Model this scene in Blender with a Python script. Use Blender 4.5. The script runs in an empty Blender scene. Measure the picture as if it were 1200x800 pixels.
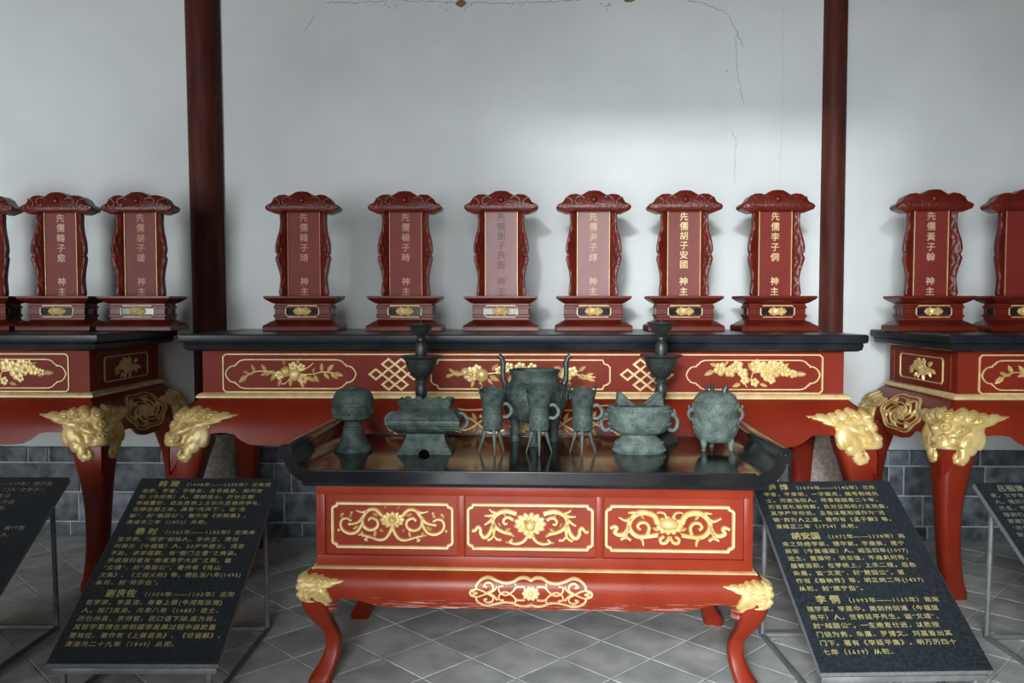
import bpy, bmesh, math, random
from mathutils import Vector, Matrix, noise
random.seed(7)
R = math.radians
PI = math.pi
scene = bpy.context.scene
col = scene.collection

# ------------------------------------------------------------------ camera
cam_data = bpy.data.cameras.new('camera')
cam = bpy.data.objects.new('camera', cam_data)
col.objects.link(cam)
cam.location = (0, 0, 1.5)
cam.rotation_euler = (R(90 - 2.54), 0, R(1.3))
cam_data.sensor_width = 36
cam_data.lens = 970 / 1200 * 36
cam_data.clip_start = 0.05
scene.camera = cam

# ------------------------------------------------------------------ world, lights, exposure
world = bpy.data.worlds.new('world')
scene.world = world
world.use_nodes = True
world.node_tree.nodes['Background'].inputs[0].default_value = (0.75, 0.87, 1.0, 1)
world.node_tree.nodes['Background'].inputs[1].default_value = 0.45

def area(name, loc, target, sx, sy, power, colr, spread=180):
    d = bpy.data.lights.new(name, 'AREA')
    d.shape = 'RECTANGLE'
    d.size = sx
    d.size_y = sy
    d.energy = power
    d.color = colr
    d.spread = R(spread)
    o = bpy.data.objects.new(name, d)
    col.objects.link(o)
    o.location = loc
    o.rotation_euler = (Vector(target) - Vector(loc)).to_track_quat('-Z', 'Y').to_euler()
    return o

# bright gap of sky over the courtyard, shining in through the door openings
area('courtyard_skylight', (-4.3, -20, 6.2), (0.8, 5, 1.6), 2.2, 0.75, 2000, (0.95, 0.98, 1.0))
# daylight standing in each of the two door openings of the front wall
area('door_daylight', (-0.33, -1.12, 1.80), (1.85, 4.2, 0.55), 1.5, 3.2, 50, (0.92, 0.97, 1.0), 78)
area('door_daylight', (-4.5, -1.12, 1.80), (-3.7, 5, 2.3), 1.2, 3.2, 38, (0.92, 0.97, 1.0), 84)

scene.view_settings.view_transform = 'Standard'
scene.view_settings.look = 'None'
scene.view_settings.gamma = 1
scene.view_settings.use_curve_mapping = False
scene.view_settings.exposure = 0.62

# ------------------------------------------------------------------ materials
def mat(name, c1, c2=None, rough=0.5, metal=0.0, nscale=6.0, bump=0.0, bscale=40.0,
        coat=0.0, stretch=(1, 1, 1), objvar=0.0, contrast=(0.35, 0.65), rough2=None, spec=0.5):
    m = bpy.data.materials.new(name)
    m.use_nodes = True
    nt = m.node_tree
    N, L = nt.nodes, nt.links
    b = N['Principled BSDF']
    b.inputs['Roughness'].default_value = rough
    b.inputs['Metallic'].default_value = metal
    b.inputs['Coat Weight'].default_value = coat
    b.inputs['Coat Roughness'].default_value = 0.12
    b.inputs['Specular IOR Level'].default_value = spec
    tc = N.new('ShaderNodeTexCoord')
    mp = N.new('ShaderNodeMapping')
    mp.inputs['Scale'].default_value = stretch
    L.new(tc.outputs['Object'], mp.inputs[0])
    nz = N.new('ShaderNodeTexNoise')
    nz.inputs['Scale'].default_value = nscale
    nz.inputs['Detail'].default_value = 6
    L.new(mp.outputs[0], nz.inputs['Vector'])
    if objvar:
        nz.noise_dimensions = '4D'
        ri = N.new('ShaderNodeObjectInfo')
        mw = N.new('ShaderNodeMath')
        mw.operation = 'MULTIPLY'
        mw.inputs[1].default_value = 40
        L.new(ri.outputs['Random'], mw.inputs[0])
        L.new(mw.outputs[0], nz.inputs['W'])
    cr = N.new('ShaderNodeValToRGB')
    cr.color_ramp.elements[0].position = contrast[0]
    cr.color_ramp.elements[1].position = contrast[1]
    cr.color_ramp.elements[0].color = (*c1, 1)
    cr.color_ramp.elements[1].color = (*(c2 or c1), 1)
    L.new(nz.outputs['Fac'], cr.inputs[0])
    out = cr.outputs[0]
    if objvar:
        oi = N.new('ShaderNodeObjectInfo')
        mr = N.new('ShaderNodeMapRange')
        mr.inputs['To Min'].default_value = 1 - objvar
        mr.inputs['To Max'].default_value = 1 + objvar
        L.new(oi.outputs['Random'], mr.inputs['Value'])
        hsv = N.new('ShaderNodeHueSaturation')
        L.new(mr.outputs[0], hsv.inputs['Value'])
        L.new(out, hsv.inputs['Color'])
        out = hsv.outputs[0]
    L.new(out, b.inputs['Base Color'])
    if rough2 is not None:
        mr2 = N.new('ShaderNodeMapRange')
        mr2.inputs['From Min'].default_value = 0.3
        mr2.inputs['From Max'].default_value = 0.7
        mr2.inputs['To Min'].default_value = rough
        mr2.inputs['To Max'].default_value = rough2
        L.new(nz.outputs['Fac'], mr2.inputs['Value'])
        L.new(mr2.outputs[0], b.inputs['Roughness'])
    if bump:
        n2 = N.new('ShaderNodeTexNoise')
        n2.inputs['Scale'].default_value = bscale
        n2.inputs['Detail'].default_value = 4
        L.new(tc.outputs['Object'], n2.inputs['Vector'])
        bp = N.new('ShaderNodeBump')
        bp.inputs['Strength'].default_value = bump
        bp.inputs['Distance'].default_value = 0.01
        L.new(n2.outputs['Fac'], bp.inputs['Height'])
        L.new(bp.outputs[0], b.inputs['Normal'])
    m['nodes_hint'] = 'procedural'
    return m

def chipped(name, c1, c2, chip, zlo, zhi):
    """red lacquer whose paint has flaked off in short horizontal streaks near the lower edge"""
    m = mat(name, c1, c2, rough=0.34, nscale=5, coat=0.0, spec=0.25, bump=0.06, bscale=25)
    nt = m.node_tree
    N, L = nt.nodes, nt.links
    b = N['Principled BSDF']
    base = b.inputs['Base Color'].links[0].from_socket
    tc = [n for n in N if n.type == 'TEX_COORD'][0]
    mp = N.new('ShaderNodeMapping')
    mp.inputs['Scale'].default_value = (5, 5, 260)
    L.new(tc.outputs['Object'], mp.inputs[0])
    nz = N.new('ShaderNodeTexNoise')
    nz.inputs['Scale'].default_value = 1.6
    nz.inputs['Detail'].default_value = 3
    L.new(mp.outputs[0], nz.inputs['Vector'])
    sp = N.new('ShaderNodeSeparateXYZ')
    L.new(tc.outputs['Object'], sp.inputs[0])
    mr = N.new('ShaderNodeMapRange')
    mr.inputs['From Min'].default_value = zlo
    mr.inputs['From Max'].default_value = zhi
    mr.inputs['To Min'].default_value = 0.10
    mr.inputs['To Max'].default_value = -0.12
    L.new(sp.outputs['Z'], mr.inputs['Value'])
    ad = N.new('ShaderNodeMath')
    L.new(nz.outputs['Fac'], ad.inputs[0])
    L.new(mr.outputs[0], ad.inputs[1])
    gt = N.new('ShaderNodeMath')
    gt.operation = 'GREATER_THAN'
    gt.inputs[1].default_value = 0.675
    L.new(ad.outputs[0], gt.inputs[0])
    mx = N.new('ShaderNodeMix')
    mx.data_type = 'RGBA'
    L.new(gt.outputs[0], mx.inputs['Factor'])
    L.new(base, mx.inputs[6])
    mx.inputs[7].default_value = (*chip, 1)
    L.new(mx.outputs[2], b.inputs['Base Color'])
    return m

M = {}
M['plaster'] = mat('plaster_white', (0.68, 0.71, 0.705), (0.76, 0.79, 0.78), rough=0.9, nscale=1.6, bump=0.12, bscale=9)
M['plaster_dark'] = mat('hall_plaster', (0.42, 0.40, 0.37), (0.48, 0.46, 0.43), rough=0.9, nscale=2)
M['crack'] = mat('crack_grey', (0.22, 0.22, 0.21), (0.34, 0.34, 0.33), rough=0.95)
M['mud'] = mat('bare_mud_brick', (0.17, 0.10, 0.055), (0.30, 0.20, 0.12), rough=0.95, nscale=60)
M['brick'] = mat('dark_brick', (0.035, 0.045, 0.057), (0.18, 0.21, 0.235), rough=0.6, nscale=11, objvar=0.35, bump=0.25, bscale=30)
M['mortar'] = mat('lime_mortar', (0.50, 0.52, 0.53), (0.34, 0.36, 0.37), rough=0.95, nscale=20)
M['tile'] = mat('floor_tile', (0.40, 0.42, 0.415), (0.64, 0.66, 0.65), rough=0.5, nscale=7, objvar=0.14, bump=0.12, bscale=16)
M['joint'] = mat('tile_joint', (0.60, 0.61, 0.60), (0.30, 0.31, 0.31), rough=0.95, nscale=12)
M['pillar'] = mat('pillar_red_brown', (0.055, 0.011, 0.008), (0.105, 0.026, 0.018), rough=0.6, spec=0.2, nscale=4, stretch=(5, 5, 0.6), bump=0.15, bscale=30)
M['stone'] = mat('speckled_stone', (0.30, 0.26, 0.22), (0.47, 0.42, 0.36), rough=0.85, nscale=45, bump=0.3, bscale=60)
M['stone_pink'] = mat('pinkish_speckled_stone', (0.42, 0.33, 0.28), (0.66, 0.56, 0.49), rough=0.85, nscale=45, bump=0.3, bscale=60)
M['red'] = mat('red_lacquer', (0.180, 0.016, 0.007), (0.232, 0.025, 0.009), rough=0.30, nscale=3, coat=0.0, spec=0.28, bump=0.05, bscale=20)
M['red_frieze'] = mat('frieze_red', (0.168, 0.016, 0.008), (0.210, 0.023, 0.011), rough=0.5, nscale=3, spec=0.16, bump=0.04, bscale=20)
M['red_chip'] = chipped('flaking_red_lacquer', (0.22, 0.022, 0.008), (0.275, 0.034, 0.013), (0.66, 0.50, 0.44), 0.325, 0.40)
M['red_leg'] = chipped('leg_red_lacquer', (0.21, 0.019, 0.007), (0.26, 0.028, 0.011), (0.62, 0.48, 0.42), -0.02, 0.035)
M['tab_red'] = mat('tablet_dark_red', (0.110, 0.010, 0.005), (0.152, 0.015, 0.007), rough=0.36, nscale=6, coat=0.0, spec=0.35, bump=0.05, bscale=40)
M['carved_red'] = mat('tablet_carved_red', (0.100, 0.009, 0.004), (0.148, 0.014, 0.006), rough=0.34, nscale=10, coat=0.0, spec=0.4, bump=0.3, bscale=70)
M['panel_red'] = mat('inscription_panel_red', (0.17, 0.018, 0.012), (0.21, 0.024, 0.017), rough=0.5, spec=0.3, nscale=5)
M['panel_dusty'] = mat('inscription_panel_dusty', (0.20, 0.050, 0.043), (0.25, 0.075, 0.068), rough=0.6, spec=0.3, nscale=4, stretch=(1, 1, 0.5))
M['panel_sheen'] = mat('inscription_panel_sheen', (0.25, 0.10, 0.095), (0.33, 0.18, 0.175), rough=0.5, nscale=3, stretch=(1, 1, 0.6))  # faded red with the door's whitish reflection put into the colour
M['gold'] = mat('gold_paint', (0.60, 0.42, 0.14), (0.78, 0.59, 0.27), rough=0.38, metal=0.2, nscale=14, bump=0.08, bscale=50)
M['gold_line'] = mat('gold_line', (0.66, 0.48, 0.20), (0.80, 0.63, 0.34), rough=0.42, metal=0.1, nscale=20)
M['gold_faint'] = mat('gold_faded', (0.46, 0.22, 0.12), (0.54, 0.28, 0.17), rough=0.5, nscale=20)
M['gold_pale'] = mat('gold_worn', (0.55, 0.34, 0.20), (0.62, 0.44, 0.30), rough=0.5, nscale=20)
M['ink_worn'] = mat('inscription_worn', (0.09, 0.045, 0.04), (0.15, 0.07, 0.055), rough=0.5, nscale=20)
M['black'] = mat('black_lacquer', (0.010, 0.012, 0.016), (0.020, 0.022, 0.027), rough=0.26, nscale=6, coat=0.0, spec=0.3, rough2=0.36, bump=0.03, bscale=12)
M['black_top'] = mat('polished_black_top', (0.010, 0.010, 0.012), (0.018, 0.016, 0.016), rough=0.08, nscale=5, coat=0.0, spec=0.5, rough2=0.18)
M['void'] = mat('black_recess', (0.012, 0.012, 0.014), (0.03, 0.03, 0.033), rough=0.15, nscale=6)
M['granite'] = mat('black_granite', (0.014, 0.019, 0.023), (0.030, 0.037, 0.043), rough=0.3, nscale=90, rough2=0.4)
M['granite_edge'] = mat('granite_sawn_edge', (0.16, 0.17, 0.18), (0.22, 0.23, 0.24), rough=0.7, nscale=60)
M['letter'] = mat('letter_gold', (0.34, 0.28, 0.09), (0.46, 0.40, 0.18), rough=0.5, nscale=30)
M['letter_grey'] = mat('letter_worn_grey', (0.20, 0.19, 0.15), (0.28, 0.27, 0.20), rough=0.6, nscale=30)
M['steel'] = mat('dull_steel', (0.15, 0.155, 0.155), (0.23, 0.235, 0.23), rough=0.5, metal=0.3, nscale=15)
M['bronze'] = mat('patina_bronze', (0.034, 0.050, 0.045), (0.090, 0.120, 0.108), rough=0.55, metal=0.15, spec=0.3, nscale=22, bump=0.5, bscale=90)
M['bronze_dark'] = mat('dark_bronze', (0.028, 0.033, 0.031), (0.060, 0.068, 0.064), rough=0.42, metal=0.45, nscale=14, bump=0.25, bscale=60)
M['bronze_light'] = mat('pale_patina_bronze', (0.070, 0.096, 0.084), (0.15, 0.190, 0.170), rough=0.6, metal=0.1, spec=0.3, nscale=22, bump=0.5, bscale=90)
M['wood'] = mat('dark_timber', (0.07, 0.03, 0.018), (0.11, 0.05, 0.03), rough=0.7, nscale=5, stretch=(1, 1, 6))

# ------------------------------------------------------------------ mesh builder
def norm(v):
    l = math.sqrt(sum(c * c for c in v)) or 1
    return tuple(c / l for c in v)

class MB:
    def __init__(s):
        s.v, s.f = [], []

    def add(s, vs, fs):
        k = len(s.v)
        s.v += [tuple(p) for p in vs]
        s.f += [tuple(i + k for i in q) for q in fs]
        return s

    def box(s, x0, x1, y0, y1, z0, z1, b=0.0):
        if not b:
            vs = [(x, y, z) for z in (z0, z1) for y in (y0, y1) for x in (x0, x1)]
            return s.add(vs, [(0, 2, 3, 1), (4, 5, 7, 6), (0, 1, 5, 4), (2, 6, 7, 3), (0, 4, 6, 2), (1, 3, 7, 5)])
        bm = bmesh.new()
        bmesh.ops.create_cube(bm, size=1)
        for v in bm.verts:
            v.co = ((x0 + x1) / 2 + v.co.x * (x1 - x0), (y0 + y1) / 2 + v.co.y * (y1 - y0), (z0 + z1) / 2 + v.co.z * (z1 - z0))
        bmesh.ops.bevel(bm, geom=bm.edges[:], offset=b, segments=2, profile=0.5, affect='EDGES')
        bm.verts.index_update()
        s.add([v.co[:] for v in bm.verts], [[v.index for v in f.verts] for f in bm.faces])
        bm.free()
        return s

    def rect_loft(s, prof, x0, x1, y0, y1, cap=True):
        """prof: list of (outward offset, z) from bottom to top"""
        k = len(s.v)
        for o, z in prof:
            s.v += [(x0 - o, y0 - o, z), (x1 + o, y0 - o, z), (x1 + o, y1 + o, z), (x0 - o, y1 + o, z)]
        for i in range(len(prof) - 1):
            for j in range(4):
                a, b = k + i * 4 + j, k + i * 4 + (j + 1) % 4
                s.f.append((a, b, b + 4, a + 4))
        if cap:
            s.f.append((k + 3, k + 2, k + 1, k))
            t = k + (len(prof) - 1) * 4
            s.f.append((t, t + 1, t + 2, t + 3))
        return s

    def lathe(s, prof, c=(0, 0, 0), seg=32, sx=1.0, sy=1.0, zf=None, cap=True):
        """prof: (radius, z) bottom to top; zf(angle, z) optional extra height"""
        k = len(s.v)
        for r, z in prof:
            for j in range(seg):
                a = 2 * PI * j / seg
                dz = zf(a, z) if zf else 0
                s.v.append((c[0] + r * sx * math.cos(a), c[1] + r * sy * math.sin(a), c[2] + z + dz))
        for i in range(len(prof) - 1):
            for j in range(seg):
                a, b = k + i * seg + j, k + i * seg + (j + 1) % seg
                s.f.append((a, b, b + seg, a + seg))
        if cap:
            s.f.append(tuple(k + j for j in reversed(range(seg))))
            t = k + (len(prof) - 1) * seg
            s.f.append(tuple(t + j for j in range(seg)))
        return s

    def tube(s, pts, rad, seg=8, flat=1.0, closed=False):
        pts = [Vector(p) for p in pts]
        n = len(pts)
        rads = rad if isinstance(rad, (list, tuple)) else [rad] * n
        k = len(s.v)
        up = None
        for i, p in enumerate(pts):
            if closed:
                t = (pts[(i + 1) % n] - pts[i - 1]).normalized()
            else:
                t = (pts[min(i + 1, n - 1)] - pts[max(i - 1, 0)]).normalized()
            if up is None:
                up = Vector((0, 0, 1)) if abs(t.z) < 0.9 else Vector((0, 1, 0))
            u = (up - t * up.dot(t)).normalized()
            up = u
            w = t.cross(u)
            for j in range(seg):
                a = 2 * PI * j / seg
                q = p + u * (rads[i] * math.cos(a)) + w * (rads[i] * flat * math.sin(a))
                s.v.append(tuple(q))
        m = n if closed else n - 1
        for i in range(m):
            i2 = (i + 1) % n
            for j in range(seg):
                j2 = (j + 1) % seg
                s.f.append((k + i * seg + j, k + i * seg + j2, k + i2 * seg + j2, k + i2 * seg + j))
        if not closed:
            s.f.append(tuple(k + j for j in reversed(range(seg))))
            s.f.append(tuple(k + (n - 1) * seg + j for j in range(seg)))
        return s

    def ell(s, c, r, seg=10, rings=6):
        k = len(s.v)
        for i in range(1, rings):
            th = PI * i / rings
            for j in range(seg):
                a = 2 * PI * j / seg
                s.v.append((c[0] + r[0] * math.sin(th) * math.cos(a), c[1] + r[1] * math.sin(th) * math.sin(a), c[2] - r[2] * math.cos(th)))
        for i in range(rings - 2):
            for j in range(seg):
                a, b = k + i * seg + j, k + i * seg + (j + 1) % seg
                s.f.append((a, b, b + seg, a + seg))
        s.v.append((c[0], c[1], c[2] - r[2]))
        s.v.append((c[0], c[1], c[2] + r[2]))
        p = len(s.v) - 2
        for j in range(seg):
            s.f.append((p, k + (j + 1) % seg, k + j))
            t = k + (rings - 2) * seg
            s.f.append((p + 1, t + j, t + (j + 1) % seg))
        return s

    # ---- relief on a surface P(u, v, h) -> xyz
    def band(s, pts, w, P, h=0.006, closed=False, h0=-0.002):
        """raised strip following a 2-D polyline"""
        n = len(pts)
        ws = w if isinstance(w, (list, tuple)) else [w] * n
        k = len(s.v)
        for i in range(n):
            if closed:
                a, b = pts[i - 1], pts[(i + 1) % n]
            else:
                a, b = pts[max(i - 1, 0)], pts[min(i + 1, n - 1)]
            d1 = norm((pts[i][0] - a[0], pts[i][1] - a[1])) if a != pts[i] else None
            d2 = norm((b[0] - pts[i][0], b[1] - pts[i][1])) if b != pts[i] else None
            d1 = d1 or d2
            d2 = d2 or d1
            nx, ny = -(d1[1] + d2[1]), d1[0] + d2[0]
            nx, ny = norm((nx, ny)) if abs(nx) + abs(ny) > 1e-6 else (-d1[1], d1[0])
            ca = max(0.55, -d1[1] * nx + d1[0] * ny)
            hw = ws[i] / 2 / ca
            x, y = pts[i]
            s.v += [P(x + nx * hw, y + ny * hw, h0), P(x + nx * hw * .62, y + ny * hw * .62, h),
                    P(x - nx * hw * .62, y - ny * hw * .62, h), P(x - nx * hw, y - ny * hw, h0)]
        m = n if closed else n - 1
        for i in range(m):
            a, b = k + i * 4, k + ((i + 1) % n) * 4
            for j in range(3):
                s.f.append((a + j, a + j + 1, b + j + 1, b + j))
        if not closed:
            s.f.append((k + 3, k + 2, k + 1, k))
            e = k + (n - 1) * 4
            s.f.append((e, e + 1, e + 2, e + 3))
        return s

    def leaf(s, x, y, ang, L, W, P, h=0.008):
        c, sn = math.cos(ang), math.sin(ang)
        def q(a, b, z):
            return P(x + a * c - b * sn, y + a * sn + b * c, z)
        vs = [q(0, 0, -.001), q(.3 * L, W / 2, -.001), q(.65 * L, W * .42, -.001), q(L, 0, -.001), q(.65 * L, -W * .42, -.001), q(.3 * L, -W / 2, -.001),
              q(.28 * L, W * .25, h), q(.65 * L, W * .2, h), q(.65 * L, -W * .2, h), q(.28 * L, -W * .25, h), q(.3 * L, 0, h * .55), q(.66 * L, 0, h * .55)]
        return s.add(vs, [(0, 6, 1), (1, 6, 7, 2), (2, 7, 3), (3, 8, 4), (4, 8, 9, 5), (5, 9, 0), (0, 10, 6), (6, 10, 11, 7), (7, 11, 3), (3, 11, 8), (8, 11, 10, 9), (9, 10, 0)])

    def dome(s, x, y, rx, ry, P, h=0.012, seg=10, rings=3, ang=0.0):
        k = len(s.v)
        c, sn = math.cos(ang), math.sin(ang)
        for i in range(rings):
            t = i / rings
            rr, hh = math.cos(t * PI / 2), math.sin(t * PI / 2) * h
            for j in range(seg):
                a = 2 * PI * j / seg
                ax, by = rx * rr * math.cos(a), ry * rr * math.sin(a)
                s.v.append(P(x + ax * c - by * sn, y + ax * sn + by * c, hh - (0.002 if i == 0 else 0)))
        s.v.append(P(x, y, h))
        for i in range(rings - 1):
            for j in range(seg):
                a, b = k + i * seg + j, k + i * seg + (j + 1) % seg
                s.f.append((a, b, b + seg, a + seg))
        t = k + (rings - 1) * seg
        for j in range(seg):
            s.f.append((t + j, t + (j + 1) % seg, len(s.v) - 1))
        return s

    def flower(s, x, y, rx, ry, P, h=0.014, petals=9, core=0.42):
        for ring, (f, hh) in enumerate(((1.0, 0.55), (0.72, 0.85))):
            for j in range(petals):
                a = 2 * PI * (j + 0.5 * ring) / petals
                L = f * math.hypot(rx * math.cos(a), ry * math.sin(a))
                s.dome(x + rx * f * .62 * math.cos(a), y + ry * f * .62 * math.sin(a), L * .40, 3.0 * f * (rx + ry) / 2 / petals, P, h * hh, seg=8, rings=2,
                       ang=math.atan2(ry * math.sin(a), rx * math.cos(a)))
        s.dome(x, y, rx * core, ry * core, P, h * 1.25)
        return s

    def poly(s, out, h0, h1, P, inset=0.0, hb=None):
        """extruded outline with a chamfered front edge (counter-clockwise)"""
        n = len(out)
        ins = []
        for i in range(n):
            a, p, b = out[i - 1], out[i], out[(i + 1) % n]
            d1, d2 = norm((p[0] - a[0], p[1] - a[1])), norm((b[0] - p[0], b[1] - p[1]))
            nx, ny = norm((-(d1[1] + d2[1]), d1[0] + d2[0]))
            ins.append((p[0] + nx * inset, p[1] + ny * inset))
        k = len(s.v)
        s.v += [P(x, y, h0) for x, y in out]
        s.v += [P(x, y, (h1 - inset) if hb is None else hb) for x, y in out]
        s.v += [P(x, y, h1) for x, y in ins]
        for r in range(2):
            for i in range(n):
                j = (i + 1) % n
                s.f.append((k + r * n + i, k + r * n + j, k + (r + 1) * n + j, k + (r + 1) * n + i))
        s.f.append(tuple(k + 2 * n + i for i in range(n)))
        s.f.append(tuple(k + i for i in reversed(range(n))))
        return s

    def grid(s, nu, nv, fn, flip=False):
        k = len(s.v)
        for i in range(nu + 1):
            for j in range(nv + 1):
                s.v.append(fn(i / nu, j / nv))
        for i in range(nu):
            for j in range(nv):
                a = k + i * (nv + 1) + j
                q = (a, a + nv + 1, a + nv + 2, a + 1)
                s.f.append(q[::-1] if flip else q)
        return s

    def mesh(s, name, fix=False):
        me = bpy.data.meshes.new(name)
        me.from_pydata(s.v, [], s.f)
        if fix:
            bm = bmesh.new()
            bm.from_mesh(me)
            bmesh.ops.recalc_face_normals(bm, faces=bm.faces[:])
            bm.to_mesh(me)
            bm.free()
        me.polygons.foreach_set('use_smooth', [True] * len(me.polygons))
        me.set_sharp_from_angle(angle=R(38))
        me.update()
        return me

    def build(s, name, m, parent=None, fix=True):
        me = s.mesh(name, fix)
        me.materials.append(m)
        o = bpy.data.objects.new(name, me)
        col.objects.link(o)
        o.parent = parent
        return o

def tag(o, label, cat, group=None):
    o['label'] = label
    o['category'] = cat
    if group:
        o['group'] = group
    return o

def thing(name, label, cat, loc=(0, 0, 0), rz=0.0, group=None):
    o = bpy.data.objects.new(name, None)
    o.empty_display_size = 0.1
    col.objects.link(o)
    o.location = loc
    o.rotation_euler = (0, 0, rz)
    return tag(o, label, cat, group)

def struct(o):
    o['kind'] = 'structure'
    return o

def copy_tree(o, parent=None):
    c = o.copy()
    col.objects.link(c)
    c.parent = parent
    for ch in list(o.children):
        copy_tree(ch, c)
    return c

def smooth_curve(pts, n=6):
    """Catmull-Rom through 2-D points"""
    out = []
    m = len(pts)
    for i in range(m - 1):
        p0, p1, p2, p3 = pts[max(i - 1, 0)], pts[i], pts[i + 1], pts[min(i + 2, m - 1)]
        for k in range(n):
            t = k / n
            out.append(tuple(0.5 * (2 * p1[d] + (p2[d] - p0[d]) * t + (2 * p0[d] - 5 * p1[d] + 4 * p2[d] - p3[d]) * t * t
                                    + (-p0[d] + 3 * p1[d] - 3 * p2[d] + p3[d]) * t ** 3) for d in range(len(p1))))
    out.append(tuple(pts[-1]))
    return out

def lerp_table(tab, x):
    """tab: (x, y) sorted by rising x; smoothstep-free piecewise cubic"""
    if x <= tab[0][0]:
        return tab[0][1]
    for i in range(len(tab) - 1):
        x0, y0 = tab[i]
        x1, y1 = tab[i + 1]
        if x <= x1:
            t = (x - x0) / (x1 - x0)
            m0 = (y1 - tab[i - 1][1]) / (x1 - tab[i - 1][0]) if i > 0 else (y1 - y0) / (x1 - x0)
            m1 = (tab[i + 2][1] - y0) / (tab[i + 2][0] - x0) if i + 2 < len(tab) else (y1 - y0) / (x1 - x0)
            d = x1 - x0
            return (2 * t ** 3 - 3 * t * t + 1) * y0 + (t ** 3 - 2 * t * t + t) * d * m0 + (-2 * t ** 3 + 3 * t * t) * y1 + (t ** 3 - t * t) * d * m1
    return tab[-1][1]

def text_shape(body, size, bold=0.0, space=1.0):
    """flat lettering outline as vertices + faces in the XY plane, starting at x = 0"""
    c = bpy.data.curves.new('text', 'FONT')
    c.body = body
    c.size = size
    c.resolution_u = 1
    c.space_character = space
    c.fill_mode = 'FRONT'
    o = bpy.data.objects.new('text', c)
    col.objects.link(o)
    bpy.context.view_layer.update()
    me = bpy.data.meshes.new_from_object(o.evaluated_get(bpy.context.evaluated_depsgraph_get()))
    vs = [v.co[:] for v in me.vertices]
    fs = [tuple(p.vertices) for p in me.polygons]
    bpy.data.objects.remove(o)
    bpy.data.curves.remove(c)
    bpy.data.meshes.remove(me)
    if bold:
        n = len(vs)
        v2, f2 = [], []
        for k, (dx, dy) in enumerate(((-bold, -bold), (bold, -bold), (bold, bold), (-bold, bold))):
            v2 += [(x + dx, y + dy, k * .00012) for x, y, _ in vs]
            f2 += [tuple(i + k * n for i in f) for f in fs]
        vs, fs = v2, f2
    return vs, fs

# ------------------------------------------------------------------ the hall
WALL = 5.30
b = MB().box(-6, 6, -1.2, WALL + .2, -0.2, -0.0025)
floor = struct(b.build('floor', M['joint']))

S = 0.268
ang = R(46)
tile_me = MB()
g = S / 2 - 0.0035
tile_me.rect_loft([(0, -.05), (0, -.002), (-.002, 0)], -g, g, -g, g)
tme = tile_me.mesh('tile')
tme.materials.append(M['tile'])
ox, oy = -.0626, 3.636
rest = MB()
ca, sa = math.cos(ang), math.sin(ang)
for i in range(-40, 41):
    for j in range(-40, 41):
        u, v = (i + .5) * S, (j + .5) * S
        x, y = ox + u * ca - v * sa, oy + u * sa + v * ca
        if y > WALL - .02 or y < -1.0 or abs(x) > 5.7:
            continue
        near = 2.75 < y < 5.2 and abs(x) < 0.63 * y + .12
        if near:
            t = bpy.data.objects.new('tile', tme)
            col.objects.link(t)
            t.parent = floor
            t.location = (x, y, random.uniform(-.0008, .0006))
            t.rotation_euler = (random.uniform(-.002, .002), random.uniform(-.002, .002), ang)
        else:
            c4 = [(x + a * ca - bb * sa, y + a * sa + bb * ca) for a, bb in ((-g, -g), (g, -g), (g, g), (-g, g))]
            rest.add([(p[0], p[1], -.05) for p in c4] + [(p[0], p[1], 0) for p in c4],
                     [(4, 5, 6, 7), (0, 1, 5, 4), (1, 2, 6, 5), (2, 3, 7, 6), (3, 0, 4, 7)])
o = rest.build('tile_field', M['tile'], floor)
o['kind'] = 'stuff'

# back wall with grey brick footing
b = MB().box(-6, 6, WALL, WALL + .2, 0, 4.2)
wall = struct(b.build('wall_back', M['plaster']))
MB().box(-6, 6, WALL - .030, WALL + .05, 0, .574).build('mortar_bed', M['mortar'], wall)
rows = [(.482, .578, (.34, .12)), (.291, .472, (.62, .10, .55)), (.096, .281, (.58, .62, .12)), (.0, .086, (.5, .55))]
for ri, (z0, z1, lens) in enumerate(rows):
    x = -5.95 - .13 * ri
    k = 0
    while x < 5.9:
        L = lens[k % len(lens)] * random.uniform(.85, 1.15)
        k += 1
        if abs(x) < 4.3:
            MB().box(x + .005, x + L - .005, WALL - .035 - random.uniform(0, .005), WALL - .005, z0, z1, .004).build('brick', M['brick'], wall)
        x += L
# plaster crack and two bare patches
def PW(u, v, h):
    return (u, WALL - h, v)
def wx(px):
    return (px - 622) * WALL / 970
def wz(py):
    return 1.5 + (357 - py) * WALL / 970
rnd = random.Random(3)
def crack(path, w):
    pts = []
    for i in range(len(path) - 1):
        (x0, y0), (x1, y1) = path[i], path[i + 1]
        n = max(2, int(math.hypot(x1 - x0, y1 - y0) / 4))
        for k in range(n):
            t = k / n
            pts.append((wx(x0 + (x1 - x0) * t + rnd.uniform(-1.1, 1.1)), wz(y0 + (y1 - y0) * t + rnd.uniform(-1.1, 1.1))))
    pts.append((wx(path[-1][0]), wz(path[-1][1])))
    ws = [w * rnd.uniform(.4, 1.5) for _ in pts]
    ws[0] = ws[-1] = .0008
    MB().band(pts, ws, PW, h=.0012, h0=-.004).build('crack', M['crack'], wall)
crack([(383, 7), (420, 8), (462, 5), (520, 8), (545, 9), (600, 10), (640, 9), (700, 6), (760, 4), (815, 10), (845, 22)], .0045)
crack([(845, 22), (858, 45), (866, 62)], .0045)
crack([(858, 45), (857, 70), (859, 90), (863, 110), (867, 128)], .0035)
crack([(854, 155), (858, 170), (857, 205), (858, 218)], .003)
crack([(372, 20), (366, 30), (358, 42)], .004)
crack([(910, 20), (911, 120), (910, 215)], .0012)
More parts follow.
